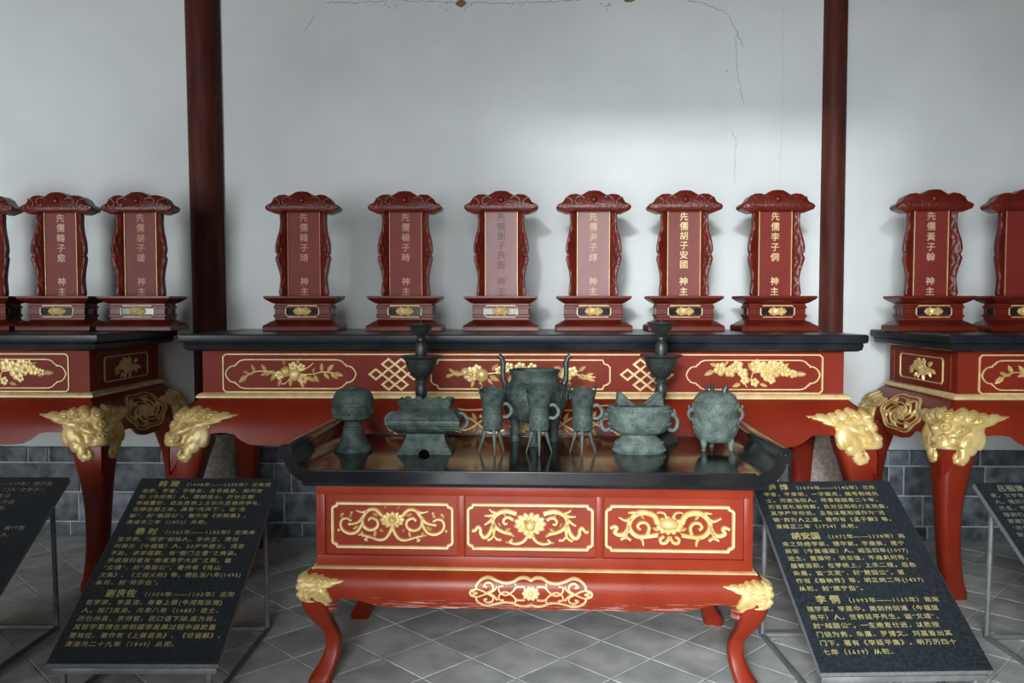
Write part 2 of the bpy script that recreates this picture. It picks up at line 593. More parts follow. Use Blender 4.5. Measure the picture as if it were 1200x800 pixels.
for (px, py, w) in ((541, 9, 6), (735, 4, 8)):
    ol = [(wx(px + w * 1.0 * math.cos(a) * rnd.uniform(.7, 1.2)), wz(py - w * .8 * math.sin(a) * rnd.uniform(.7, 1.2))) for a in [2 * PI * k / 9 for k in range(9)]]
    MB().poly(ol, -.004, .0015, PW).build('bare_patch', M['mud'], wall)
for k in range(46):
    cx0, cy0 = rnd.choice(((462, 8), (525, 9), (545, 9), (605, 10), (708, 10), (706, 16), (858, 86)))
    px, py = cx0 + rnd.gauss(0, 4), cy0 + abs(rnd.gauss(0, 4))
    w = rnd.uniform(.4, 1.1)
    if k == 0:
        fl = MB()
    fl.poly([(wx(px - w), wz(py)), (wx(px), wz(py + w)), (wx(px + w), wz(py)), (wx(px), wz(py - w))], -.003, .0012, PW)
o = fl.build('flaked_specks', M['crack'], wall)
o['kind'] = 'stuff'

# side walls, ceiling and front wall with its door openings (all outside the picture)
struct(MB().box(-6.2, -6, -1.4, WALL + .2, 0, 4.2).build('wall_left', M['plaster_dark']))
struct(MB().box(6, 6.2, -1.4, WALL + .2, 0, 4.2).build('wall_right', M['plaster_dark']))
struct(MB().box(-6.2, 6.2, -1.4, WALL + .2, 4.2, 4.4).build('ceiling', M['wood']))
fw = MB()
for x0, x1 in ((-6, -5.15), (-3.85, -1.12), (.48, 6)):
    fw.box(x0, x1, -1.4, -1.2, 0, 4.2)
for x0, x1 in ((-5.15, -3.85), (-1.12, .48)):
    fw.box(x0, x1, -1.4, -1.2, 3.56, 4.2)
struct(fw.build('wall_front', M['plaster_dark']))
struct(MB().box(-40, 40, -45, -1.4, -.3, -.15).build('ground', M['tile']))

# two timber pillars half built into the back wall, each on a stone base
p = thing('pillar', 'thick dark red timber pillar against the white wall', 'pillar', (-2.055, WALL - .005, 0))
p.rotation_euler = (0, R(-.5), 0)
MB().lathe([(.106, .66), (.106, 2.0), (.108, 4.2)], seg=28).build('shaft', M['pillar'], p)
MB().box(-.125, .185, -.125, .0, 0, .67, .012).build('stone_base', M['stone'], p)
p = thing('pillar', 'slender dark red timber pillar beside the brightly lit tablet', 'pillar', (1.900, WALL - .005, 0))
MB().lathe([(.076, .66), (.074, 2.2), (.072, 4.2)], seg=28).build('shaft', M['pillar'], p)
MB().lathe([(.15, 0), (.165, .1), (.172, .3), (.165, .5), (.14, .64), (.10, .68)], seg=28, sy=.8).build('stone_base', M['stone_pink'], p)

# ------------------------------------------------------------------ altar furniture helpers
def face_maps(hx, hy, bulge):
    """relief maps for the four faces; u runs along the face, v is height"""
    return {
        'front': lambda u, v, h: (u, -(hy + bulge(v) + h), v),
        'back': lambda u, v, h: (-u, (hy + bulge(v) + h), v),
        'right': lambda u, v, h: (hx + bulge(v) + h, u, v),
        'left': lambda u, v, h: (-(hx + bulge(v) + h), -u, v),
    }

def apron(hx, hy, side, bulge, ztop, zb, thick, name, m, parent):
    """bulging apron with a cusped lower edge, mitred at the corners"""
    half = hx if side in ('front', 'back') else hy
    other = hy if side in ('front', 'back') else hx
    nu, nv = 72, 12
    us = []
    for i in range(nu + 1):
        t = i / nu * 2 - 1
        us.append(math.copysign(1 - (1 - abs(t)) ** 1.7, t) if t else 0.0)
    def pt(i, j, inner):
        s_ = us[i]
        u0 = s_ * half
        zbot = zb(half - abs(u0))
        z = ztop + (zbot - ztop) * (j / nv)
        o = bulge(z) - (thick if inner else 0)
        u = s_ * (half + o - .012)
        w = other + o
        return {'front': (u, -w, z), 'back': (-u, w, z), 'right': (w, u, z), 'left': (-w, -u, z)}[side]
    b = MB()
    k = 0
    for inner in (False, True):
        for i in range(nu + 1):
            for j in range(nv + 1):
                b.v.append(pt(i, j, inner))
    n1 = (nu + 1) * (nv + 1)
    for i in range(nu):
        for j in range(nv):
            a = i * (nv + 1) + j
            q = (a, a + 1, a + nv + 2, a + nv + 1)
            b.f.append(q)
            b.f.append(tuple(n1 + x for x in reversed(q)))
        a = i * (nv + 1) + nv
        b.f.append((a, a + n1, a + nv + 1 + n1, a + nv + 1))
        a = i * (nv + 1)
        b.f.append((a + nv + 1, a + nv + 1 + n1, a + n1, a))
    return b.build(name, m, parent)

def corner_leg(hx, hy, sx, sy, otab, wtab, ztop, m, parent, n=26):
    """cabriole leg whose outer corner follows otab(z) and width follows wtab(z)"""
    b = MB()
    # rounded square section, outer corner tighter than the inner one
    def section(o, w):
        pts = []
        for (cx, cy, r, a0) in ((1, 1, .30, 0), (0, 1, .22, 90), (0, 0, .34, 180), (1, 0, .22, 270)):
            for k in range(4):
                a = R(a0 + k * 30)
                X = cx + (-r if cx else r) + r * math.cos(a)
                Y = cy + (-r if cy else r) + r * math.sin(a)
                pts.append((o - w + X * w, o - w + Y * w))
        return pts
    k = 0
    for i in range(n + 1):
        z = ztop * (1 - i / n)
        for (dx, dy) in section(lerp_table(otab, z), lerp_table(wtab, z)):
            b.v.append((sx * (hx + dx), sy * (hy + dy), z))
    for i in range(n):
        for j in range(16):
            a, c = i * 16 + j, i * 16 + (j + 1) % 16
            b.f.append((a, c, c + 16, a + 16))
    b.f.append(tuple(range(16)))
    b.f.append(tuple(n * 16 + j for j in reversed(range(16))))
    return b.build('leg', m, parent)

# lion mask relief: blobs given as (s, v, a, b, height, angle), s = distance from the corner, v up from the mask's foot
MASK = [
    (.000, .165, .105, .085, .014, 0),      # face sheet
    (.110, .180, .085, .080, .012, 0),
    (.090, .120, .060, .050, .012, 0),
    (.000, .110, .060, .034, .046, 0),      # muzzle
    (.044, .122, .030, .028, .050, 0),      # nostril wing
    (.044, .122, .015, .014, .060, 0),
    (.000, .134, .024, .024, .060, 0),      # nose
    (.035, .088, .062, .011, .040, 0),      # upper lip / teeth
    (.075, .165, .070, .026, .034, 22),     # brow ridge
    (.062, .180, .026, .020, .050, 0),      # eye
    (.062, .180, .013, .011, .060, 0),
    (.000, .190, .030, .028, .048, 0),      # forehead boss
    (.000, .238, .034, .032, .048, 0),      # mane curls
    (.000, .238, .016, .015, .058, 0),
    (.060, .246, .036, .030, .044, 0),
    (.060, .246, .018, .015, .054, 0),
    (.118, .238, .036, .028, .040, 0),
    (.118, .238, .018, .014, .050, 0),
    (.165, .224, .040, .030, .034, 0),
    (.165, .224, .019, .015, .043, 0),
    (.212, .222, .055, .024, .026, 10),     # ear
    (.258, .226, .036, .011, .017, 14),
    (.285, .232, .020, .005, .011, 14),
    (.160, .196, .085, .016, .028, 8),
    (.150, .140, .046, .060, .032, 8),      # cheek
    (.178, .122, .028, .048, .026, 0),
    (.118, .120, .030, .050, .030, -28),
    (.130, .080, .038, .036, .026, 0),
    (.108, .052, .026, .044, .025, 0),      # jaw hook
    (.090, .024, .034, .020, .022, 12),
    (.096, .010, .016, .014, .018, 0),
    (.064, .046, .010, .024, .018, -25),
]
mask_cells = {}
def mask_height(s_, v):
    best = -1
    for (bs, bv, a, bb, h, an) in MASK:
        ds, dv = s_ - bs, v - bv
        if abs(ds) > max(a, bb) or abs(dv) > max(a, bb):
            continue
        c, sn = math.cos(R(an)), math.sin(R(an))
        x, y = (ds * c + dv * sn) / a, (-ds * sn + dv * c) / bb
        q = 1 - x * x - y * y
        if q > 0:
            hh = .006 + (h - .006) * min(1, q * 1.1) ** .55
            if h > .032 and a < .045:
                hh *= .84 + .16 * math.cos(3.2 * PI * math.sqrt(1 - q))
            best = max(best, hh)
    return best
MS = .0048
MNS, MNV = int(.312 / MS), int(.285 / MS)
MH = [[mask_height(max(i * MS, 0), j * MS - .004) for j in range(MNV + 1)] for i in range(MNS + 1)]
def lion_mask(hx, hy, sx, sy, bulge, z0, scale, parent, m):
    b = MB()
    idx = {}
    rr = .05 * scale
    def P(s_, v, h):
        z = z0 + v * scale
        o = bulge(z)
        s_ *= scale
        h = (h if h > 0 else -.012) * scale * .7 + .004
        a = min(1, abs(s_) / rr)
        n = norm((1 - .5 * (1 + a), .5 * (1 + a)))     # (side component, face component)
        pull = rr * .34 * (1 - a) ** 1.5
        side, face = -abs(s_) + n[0] * h - pull * .7, n[1] * h - pull * .7
        if s_ >= 0:
            x, y = hx + o + side, hy + o + face
        else:
            x, y = hx + o + face, hy + o + side
        return (sx * x, sy * y, z)
    for i in range(-MNS, MNS):
        for j in range(MNV):
            hs = [MH[abs(p)][q] for p, q in ((i, j), (i + 1, j), (i + 1, j + 1), (i, j + 1))]
            if max(hs) < 0:
                continue
            face = []
            for p, q in ((i, j), (i + 1, j), (i + 1, j + 1), (i, j + 1)):
                if (p, q) not in idx:
                    idx[(p, q)] = len(b.v)
                    b.v.append(P(p * MS, q * MS - .004, MH[abs(p)][q]))
                face.append(idx[(p, q)])
            b.f.append(tuple(face if sx * sy > 0 else face[::-1]))
    o = b.build('lion_mask', m, parent, fix=False)
    for pl in o.data.polygons:
        pl.use_smooth = True
    return o

def begonia(w, h, r):
    """closed outline: rectangle with rounded lobes at both ends"""
    right = []
    x1 = w / 2
    e = h / 2 - .075
    right += [(x1 - .112, .075 + e), (x1 - .090, .0735 + e), (x1 - .072, .066 + e), (x1 - .062, .054 + e), (x1 - .054, .0505), (x1 - .050, .042),
              (x1 - .038, .0425), (x1 - .022, .036), (x1 - .008, .021), (x1, 0)]
    top = right
    full = top + [(x, -y) for x, y in reversed(right[:-1])]
    full = full + [(-x, -y) for x, y in top] + [(-x, y) for x, y in reversed(right[:-1])]
    return full[::-1]

def chamfer_rect(w, h, c):
    x, y = w / 2, h / 2
    return [(-x + c, -y), (x - c, -y), (x, -y + c), (x, y - c), (x - c, y), (-x + c, y), (-x, y - c), (-x, -y + c)]

def notch_rect(w, h, c):
    x, y = w / 2, h / 2
    q = [(x - c, -y), (x - .8 * c, -y + .5 * c), (x - .3 * c, -y + .65 * c), (x, -y + c)]
    return q + [(a, -bb) for a, bb in reversed(q)] + [(-a, -bb) for a, bb in q] + [(-a, bb) for a, bb in reversed(q)]

def shift(pts, dx, dy):
    return [(x + dx, y + dy) for x, y in pts]

def knot(b, cx, cy, w, h, P):
    """endless knot of crossing diagonal straps"""
    p_, q_ = w / 8, h / 6
    cells = [(-3, 0), (3, 0), (-1, 2), (1, 2), (-1, -2), (1, -2), (-1, 0), (1, 0), (0, 1), (0, -1), (-2, 1), (-2, -1), (2, 1), (2, -1)]
    drop = {(-2, 1), (-2, -1), (2, 1), (2, -1)}
    for (i, j) in cells:
        if (i, j) in drop:
            continue
        c = [(cx + (i + a) * p_, cy + (j + bb) * q_) for a, bb in ((-1, 0), (0, -1), (1, 0), (0, 1))]
        b.band(c, w * .054, P, h=.008 + .001 * ((i + j) % 3), closed=True)

def spray(b, P, cx, cy, sc, flowers, leaves, stems):
    for st in stems:
        pts = smooth_curve([(cx + x * sc, cy + y * sc) for x, y in st], 4)
        b.band(pts, .0075, P, h=.006)
    for (x, y, a, L) in leaves:
        b.leaf(cx + x * sc, cy + y * sc, R(a), L * sc, L * sc * .5, P, .009)
    for (x, y, r, kind) in flowers:
        if kind == 'p':        # peach / bud
            b.dome(cx + x * sc, cy + y * sc, r * sc, r * sc, P, .020, seg=12, rings=4)
        elif kind == 'f':
            b.flower(cx + x * sc, cy + y * sc, r * sc, r * sc, P, .016, petals=7)
        else:                  # plum blossom: five round petals
            for k in range(5):
                a = 2 * PI * k / 5 + x * 9
                b.dome(cx + x * sc + r * .6 * sc * math.cos(a), cy + y * sc + r * .6 * sc * math.sin(a), r * .56 * sc, r * .56 * sc, P, .008, seg=8, rings=2)
            b.dome(cx + x * sc, cy + y * sc, r * .26 * sc, r * .26 * sc, P, .012, seg=8, rings=2)

def pq(pts, cx, cy, k):
    """crop pixels to metres around (cx, cy)"""
    return [((x - cx) / k, -(y - cy) / k) for x, y in pts]

def stroke(b, pts, cx0, cy0, k, ox_, oz_, w0, w1, P, mirror=True, h=.009):
    base = smooth_curve(pq(pts, cx0, cy0, k), 5)
    n = len(base)
    ws = [w0 + (w1 - w0) * i / (n - 1) for i in range(n)]
    for s in ((1, -1) if mirror else (1,)):
        b.band([(ox_ + s * x, oz_ + z) for x, z in base], [q * 1.22 for q in ws], P, h=h)
def bud(b, x, y, r, cx0, cy0, k, ox_, oz_, P, h=.011):
    for s in (1, -1):
        b.dome(ox_ + s * (x - cx0) / k, oz_ - (y - cy0) / k, r, r, P, h, seg=8, rings=2)
def lf(b, x, y, a, L, cx0, cy0, k, ox_, oz_, P, w=.5):
    b.leaf(ox_ + (x - cx0) / k, oz_ - (y - cy0) / k, R(a), L, L * w, P, .011)
    b.leaf(ox_ - (x - cx0) / k, oz_ - (y - cy0) / k, R(180 - a), L, L * w, P, .011)

PEACH = dict(
    flowers=[(-.026, .012, .030, 'p'), (.022, -.004, .034, 'p'), (.012, .040, .024, 'b'), (.055, .034, .022, 'b'), (.062, -.024, .030, 'f'), (-.058, -.006, .024, 'b')],
    leaves=[(-.125, .014, 130, .05), (-.12, .010, 205, .045), (-.10, .012, 215, .04), (-.185, .012, 120, .048), (-.19, .006, 195, .04), (-.215, .0, 155, .04), (-.225, -.006, 218, .065),
            (-.075, .006, 235, .055), (-.07, .0, 160, .05), (-.05, -.02, 250, .05), (.0, -.02, 265, .05), (.05, -.03, 290, .05), (.08, -.012, 330, .055),
            (.115, .004, 75, .035), (.120, -.002, 300, .05), (.16, .010, 88, .05), (.17, .010, 310, .05), (.19, .012, 50, .055), (.205, .008, 320, .055), (.222, .006, 345, .055), (.03, .05, 60, .04), (-.03, .045, 110, .035)],
    stems=[[(-.03, .0), (-.10, .012), (-.18, .014), (-.235, -.012)], [(.05, .0), (.11, .0), (.17, .012), (.225, .006)], [(.05, .02), (.09, .035), (.118, .058)], [(.0, -.02), (-.03, -.048), (-.05, -.05)]])
PLUM = dict(
    flowers=[(-.165, .030, .034, 'b'), (-.115, .018, .030, 'b'), (-.08, .045, .030, 'b'), (-.05, .010, .026, 'b'), (.02, .045, .034, 'b'), (.06, .034, .034, 'b'), (.10, .048, .030, 'b'),
             (.075, .002, .034, 'b'), (.12, .020, .030, 'b'), (.095, -.024, .022, 'b'), (.165, .018, .028, 'b'), (.205, .006, .022, 'b'), (-.04, -.028, .022, 'b'), (.01, -.038, .022, 'b'), (.14, .05, .022, 'b')],
    leaves=[(-.195, .022, 205, .06), (-.175, .042, 160, .05), (.215, .004, 0, .06), (.185, .01, 330, .045), (.15, .04, 30, .04), (-.06, -.045, 200, .05), (.035, -.045, 340, .045), (-.14, .05, 60, .03), (.0, .02, 120, .05)],
    stems=[[(.015, -.062), (-.01, -.03), (-.05, -.002), (-.10, .02), (-.17, .03)], [(-.01, -.03), (.0, .01), (.03, .04), (.08, .05)], [(.0, .01), (.06, .02), (.13, .03), (.2, .006)], [(-.03, -.062), (-.05, -.03), (-.06, -.01)]])
PEONY = dict(
    flowers=[(-.255, .0, .042, 'f'), (-.20, -.004, .036, 'p'), (-.285, .012, .024, 'p'), (-.225, .026, .026, 'b'), (.235, .002, .040, 'f'), (.19, .016, .030, 'p'), (.27, .016, .026, 'b'), (.0, .030, .036, 'f'), (-.06, .036, .026, 'b'), (.06, .034, .026, 'b'), (-.11, .02, .022, 'b'), (.12, .0, .026, 'p')],
    leaves=[(-.30, -.004, 165, .065), (-.34, .006, 140, .04), (-.345, .0, 200, .045), (-.24, -.03, 250, .045), (-.21, -.034, 285, .045), (-.16, -.006, 330, .06), (-.13, .01, 20, .055), (-.15, .02, 45, .05), (-.17, -.02, 310, .045),
            (.29, -.002, 340, .065), (.335, -.008, 20, .045), (.34, -.014, 335, .05), (.25, -.03, 280, .05), (.21, -.03, 245, .045), (.30, .014, 40, .05), (.17, -.01, 200, .055), (.04, .0, 300, .05), (-.04, .0, 240, .05), (.09, .02, 10, .05), (-.09, .012, 190, .04)],
    stems=[[(-.2, .0), (-.28, .006), (-.38, -.004)], [(-.2, .0), (-.1, .012), (.0, .02), (.1, .01), (.2, .0)], [(.2, .0), (.29, .0), (.385, -.014)]])

def quatre(r, n=36):
    out = []
    for k in range(n):
        a = 2 * PI * k / n
        out.append((r * (1 + .07 * math.cos(6 * a)) * math.cos(a), r * (1 + .07 * math.cos(6 * a)) * math.sin(a)))
    return out

# ------------------------------------------------------------------ long altar table
AHX, AHY = 1.655, .40
A_BULGE = [(.55, .120), (.62, .127), (.70, .130), (.78, .128), (.84, .120), (.90, .104), (.96, .074), (1.0, .036), (1.02, .012), (1.35, .0)]
A_OUT = [(0, .052), (.03, .054), (.10, .066), (.20, .088), (.30, .104), (.45, .118), (.55, .123), (.62, .126), (.70, .129), (.78, .127), (.84, .119), (.90, .103), (.96, .073), (1.0, .035), (1.02, .010)]
A_WID = [(0, .112), (.03, .114), (.08, .100), (.2, .095), (.35, .100), (.48, .112), (.60, .135), (.70, .165), (.82, .19), (1.02, .12)]
def a_bulge(z):
    return lerp_table(A_BULGE, z)
A_EDGE = [(-.2, .60), (.0, .655), (.03, .70), (.06, .748), (.10, .800), (.145, .836), (.19, .850), (.26, .852), (.30, .842), (.345, .806), (.385, .793), (.45, .790), (9, .790)]
def make_altar():
    t = thing('altar_table', 'long red altar table bearing six tablets, behind the offering table', 'altar table', (-.053, 4.65, 0))
    # black two-tier top
    MB().rect_loft([(.012, 1.262), (.045, 1.264), (.062, 1.274), (.068, 1.296), (.064, 1.304), (.080, 1.308), (.084, 1.318), (.084, 1.344), (.078, 1.35)],
                   -AHX, AHX, -AHY, AHY).build('table_top', M['black'], t)
    MB().rect_loft([(-.004, 1.02), (-.004, 1.264)], -AHX, AHX, -AHY, AHY).build('frieze_box', M['red_frieze'], t)
    MB().rect_loft([(.0, 1.012), (.014, 1.014), (.024, 1.020), (.024, 1.028), (.016, 1.036), (.008, 1.042), (-.002, 1.046)], -AHX, AHX, -AHY, AHY).build('gilt_moulding', M['gold_line'], t)
    def flat(v):
        return -.004
    F = face_maps(AHX, AHY, flat)
    for side in ('front', 'right', 'left'):
        P = F[side]
        if side == 'front':
            b = MB()
            b.band(shift(chamfer_rect(3.085, .196, .014), 0, 1.146), .0095, P, h=.007, closed=True)
            b.build('panel_border', M['gold_line'], t)
            for cx in (-1.19, 1.19):
                o = MB().band(shift(begonia(.68, .150, .042), cx, 1.141), .0085, P, h=.007, closed=True).build('panel_border', M['gold_line'], t)
            MB().band(shift(notch_rect(.92, .150, .038), 0, 1.141), .0095, P, h=.007, closed=True).build('panel_border', M['gold_line'], t)
            for cx, D in ((-1.19, PEACH), (0, PEONY), (1.19, PLUM)):
                b = MB()
                spray(b, P, cx, 1.141, 1.0, **D)
                b.build('floral_carving', M['gold'], t)
            for cx in (-.648, .648):
                b = MB()
                knot(b, cx, 1.141, .262, .158, P)
                b.build('endless_knot', M['gold_line'], t)
        else:
            MB().band(shift(chamfer_rect(.66, .190, .012), 0, 1.150), .006, P, h=.006, closed=True).build('panel_border', M['red'], t)
            MB().band(shift(chamfer_rect(.50, .135, .014), 0, 1.150), .008, P, h=.007, closed=True).build('panel_border', M['gold'], t)
            b = MB()
            spray(b, P, 0, 1.150, .88, flowers=[(.0, .0, .050, 'f'), (-.07, .012, .030, 'b'), (.06, -.012, .030, 'b'), (-.03, .04, .024, 'b'), (.035, .036, .026, 'b')],
                  leaves=[(.07, .0, 345, .08), (.09, .02, 20, .07), (.14, -.005, 340, .06), (-.09, .0, 190, .07), (-.10, -.012, 215, .06), (-.02, -.035, 250, .04), (.03, -.035, 290, .05), (.11, -.01, 300, .05), (-.05, -.03, 230, .05)],
                  stems=[[(.05, .0), (.11, .005), (.18, -.015)], [(-.05, .0), (-.11, -.006), (-.15, -.02)]])
            b.build('floral_carving', M['gold'], t)
            # round medallion on the bulging end apron
            PB = face_maps(AHX, AHY, a_bulge)[side]
            b = MB()
            QM = lambda u, v, h: PB(u * 2.2, .898 + v * .93, h)
            b.band(quatre(.104), .0085, QM, h=.009, closed=True)
            b.band(quatre(.088), .005, QM, h=.007, closed=True)
            for k in range(6):
                a = 2 * PI * k / 6 + .6
                spi = [((.030 + .048 * q / 10) * math.cos(a + q * .2), (.030 + .048 * q / 10) * math.sin(a + q * .2)) for q in range(11)]
                b.band(spi, .007, QM, h=.009)
                b.leaf(.055 * math.cos(a + .5), .055 * math.sin(a + .5), a + 1.6, .034, .018, QM, .010)
                b.leaf(.070 * math.cos(a - .3), .070 * math.sin(a - .3), a - 1.1, .034, .016, QM, .010)
            b.flower(0, 0, .042, .042, QM, .018, petals=7)
            b.build('medallion', M['gold'], t)
    PB = face_maps(AHX, AHY, a_bulge)['front']
    b = MB()
    ca_ = (0, 0, 1.0, 0, .902)
    hf = [(0, -.078), (.05, -.086), (.12, -.080), (.20, -.066), (.30, -.066), (.40, -.084), (.52, -.086), (.60, -.070), (.635, -.040), (.66, -.030), (.675, 0)]
    stroke(b, hf, *ca_, .008, .008, PB, h=.006)
    stroke(b, [(x, -y) for x, y in hf], *ca_, .008, .008, PB, h=.006)
    for f in (1, -1):
        m_ = lambda pts: [(x, f * y) for x, y in pts]
        stroke(b, m_([(.08, -.03), (.15, -.045), (.20, -.01), (.27, .03), (.33, .01), (.34, -.03), (.30, -.04)]), *ca_, .010, .007, PB, h=.008)
        stroke(b, m_([(.34, -.03), (.38, .0), (.45, .03), (.52, .02), (.56, -.02), (.52, -.05), (.47, -.035), (.49, -.015)]), *ca_, .010, .007, PB, h=.008)
        stroke(b, m_([(.56, -.02), (.60, .0), (.66, -.01)]), *ca_, .008, .006, PB, h=.008)
        for (x, y, r_) in ((.20, -.035, .010), (.30, -.04, .010), (.49, -.015, .010), (.42, -.03, .010)):
            bud(b, x, f * y, r_, *ca_, PB, .010)
        for (x, y, an, L) in ((.22, -.01, 60, .05), (.36, .02, 300, .05), (.50, .03, 250, .05), (.12, -.04, 120, .04), (.57, -.03, 60, .04)):
            lf(b, x, f * y, f * an, L, *ca_, PB)
    b.flower(0, .902, .062, .052, PB, .016, petals=11)
    b.build('apron_cartouche', M['gold'], t)
    for side in ('front', 'back', 'right', 'left'):
        apron(AHX, AHY, side, a_bulge, 1.018, (lambda u: lerp_table(A_EDGE, u)) if side in ('front', 'back') else (lambda u: lerp_table(A_EDGE, u * 1.15) - .022), .03, 'apron', M['red'], t)
    for sx in (-1, 1):
        for sy in (-1, 1):
            corner_leg(AHX, AHY, sx, sy, A_OUT, A_WID, 1.016, M['red'], t)
            lion_mask(AHX, AHY, sx, sy, a_bulge, .705, 1.0, t, M['gold'])
    return t
altar = make_altar()
a2 = copy_tree(altar)
a2.location = (-3.951, 4.65, 0)
a2['label'] = 'red altar table whose carved end stands in deep shade by the thick pillar'
a3 = copy_tree(altar)
a3.location = (3.824, 4.65, 0)
a3['label'] = 'red altar table beside the slender pillar, its gilded end medallion in the light'

# ------------------------------------------------------------------ spirit tablets
WING = [(0, .136), (.03, .142), (.10, .139), (.2, .134), (.3, .141), (.40, .154), (.45, .158), (.475, .151), (.49, .150), (.52, .157), (.58, .158), (.68, .149), (.78, .136), (.88, .132), (.95, .134), (1.0, .128)]
CROWN = [(0, .012), (.10, .012), (.125, .002), (.155, .0), (.18, .010), (.205, .020), (.213, .036), (.202, .050), (.178, .060), (.160, .088), (.132, .105), (.10, .108), (.072, .100), (.056, .110), (.032, .124), (0, .127)]
crown_out = CROWN[:-1] + [(-x, y) for x, y in reversed(CROWN)][:-1] + []
crown_out = [(x, y) for x, y in CROWN] + [(-x, y) for x, y in reversed(CROWN[1:-1])]
MW = {}
def wing_mesh(s):
    z0, H = .2, .487
    u0 = .092
    def fn(a, c):
        u1 = lerp_table(WING, c)
        u = u0 + (u1 - u0) * a
        rim = .010 * (1 - abs(2 * a - 1) ** 4)
        rel = .0034 * math.sin(u * 210 + 5 * math.sin(c * 26)) * math.sin(c * 52 + u * 60) * (1 - abs(2 * a - 1) ** 3)
        ybase = -.012 - (u - u0) * .62
        return (s * u, ybase - rim - rel, z0 + H * c)
    b = MB()
    b.grid(12, 56, fn)
    def back(a, c):
        x, y, z = fn(a, c)
        u1 = lerp_table(WING, c)
        return (s * (u0 + (u1 - u0) * a), .022 - (u1 - u0) * a * .62, z)
    b.grid(2, 56, back, flip=True)
    # rim wall joining front and back along the outer edge
    k = len(b.v)
    for j in range(57):
        b.v.append(fn(1, j / 56))
        b.v.append(back(1, j / 56))
    for j in range(56):
        a = k + 2 * j
        b.f.append((a, a + 1, a + 3, a + 2))
    return b
def make_tablet(panel_mat, ink, name_text, gilt='gold', dust=True):
    t = thing('spirit_tablet', 'tablet', 'spirit tablet')
    base = MB().rect_loft([(.012, 0), (.016, .004), (.016, .026), (.010, .034), (-.002, .040), (-.018, .052), (-.036, .060), (-.040, .064), (-.040, .078), (-.034, .082), (-.034, .092), (-.040, .096),
                           (-.040, .128), (-.034, .131), (-.034, .141), (-.040, .145), (-.040, .156), (-.028, .160), (-.012, .170), (.004, .182), (.010, .188), (.010, .199), (.006, .2)],
                          -.198, .198, -.115, .115).build('base', M['tab_red'], t)
    # pierced cartouche on the front and both ends of the base
    for side in ('front', 'left', 'right'):
        w = .19 if side == 'front' else .09
        P = face_maps(.158, .075, lambda v: 0)[side]
        c = MB().poly(shift(chamfer_rect(w - .006, .056, .012), 0, .113), -.004, .0015, P).build('cartouche', M['void'], base)
        MB().band(shift(chamfer_rect(w, .064, .015), 0, .113), .0075, P, h=.006, closed=True).build('cartouche_frame', M['gold_line' if side == 'front' else 'tab_red'], base)
        if side == 'front':
            b = MB()
            b.dome(0, .113, .024, .022, P, .012, seg=12)
            b.dome(0, .113, .012, .012, P, .018, seg=10)
            for s in (-1, 1):
                b.leaf(s * .012, .113, 0 if s > 0 else PI, .044, .046, P, .009)
                b.leaf(s * .010, .122, R(90 - s * 50), .03, .022, P, .009)
                b.leaf(s * .010, .104, R(-90 + s * 50), .03, .022, P, .009)
            b.build('cartouche_flower', M['gold'], base)
    body = MB().box(-.096, .096, -.012, .03, .199, .692, .002).build('board', M['tab_red'], t)
    pan = MB().box(-.091, .091, -.016, -.010, .2, .686).build('inscription_panel', panel_mat, t)
    for s in (-1, 1):
        o = bpy.data.objects.new('side_carving', MW[s])
        col.objects.link(o)
        o.parent = t
    b = MB()
    PF = lambda u, v, h: (u, -.015 - h, v)
    for s in (-1, 1):
        b.band([(s * .0925, .2), (s * .0925, .688)], .0055, PF, h=.008)
    b.band([(-.0925, .686), (.0925, .686)], .0045, PF, h=.006)
    b.build('gilt_border', M[gilt], t)
    o = bpy.data.objects.new('crown', MW['crown'])
    col.objects.link(o)
    o.parent = t
    if name_text:
        b = MB()
        top, bot = name_text
        size = .050
        n = len(top)
        pitch = .058 if n < 6 else .0545
        z = .678
        for k, ch in enumerate(top):
            vs, fs = text_shape(ch, size, .0006)
            b = MB().add([PF(x - size / 2, z - size * .86 + y - k * pitch, .0022 + q) for x, y, q in vs], fs)
            b.build('character', ink, pan, fix=False)
        for k, ch in enumerate(bot):
            vs, fs = text_shape(ch, size, .0006)
            b = MB().add([PF(x - size / 2, .266 - k * .058 + y, .0022 + q) for x, y, q in vs], fs)
            b.build('character', ink, pan, fix=False)
    return t
for s in (-1, 1):
    MW[s] = wing_mesh(s).mesh('side_carving', True)
    MW[s].materials.append(M['carved_red'])
b = MB()
PC = lambda u, v, h: (u, -.02 - h, .672 + v)
b.poly(crown_out, -.06, .045, PC, .012, hb=.036)
for s in (-1, 1):
    for (cx, cy, r0, a0, turns) in ((.150, .052, .034, 1.2, 5.0), (.085, .062, .036, 2.6, -5.2), (.188, .033, .016, 0, 4.5)):
        pts = [(s * (cx + r0 * (1 - .8 * k / 16) * math.cos(a0 + turns * k / 16)), cy + r0 * (1 - .8 * k / 16) * math.sin(a0 + turns * k / 16)) for k in range(17)]
        b.band(pts, .009, PC, h=.051, h0=.04)
b.dome(0, .075, .034, .036, PC, .058, seg=14)
MW['crown'] = b.mesh('crown', True)
MW['crown'].materials.append(M['carved_red'])

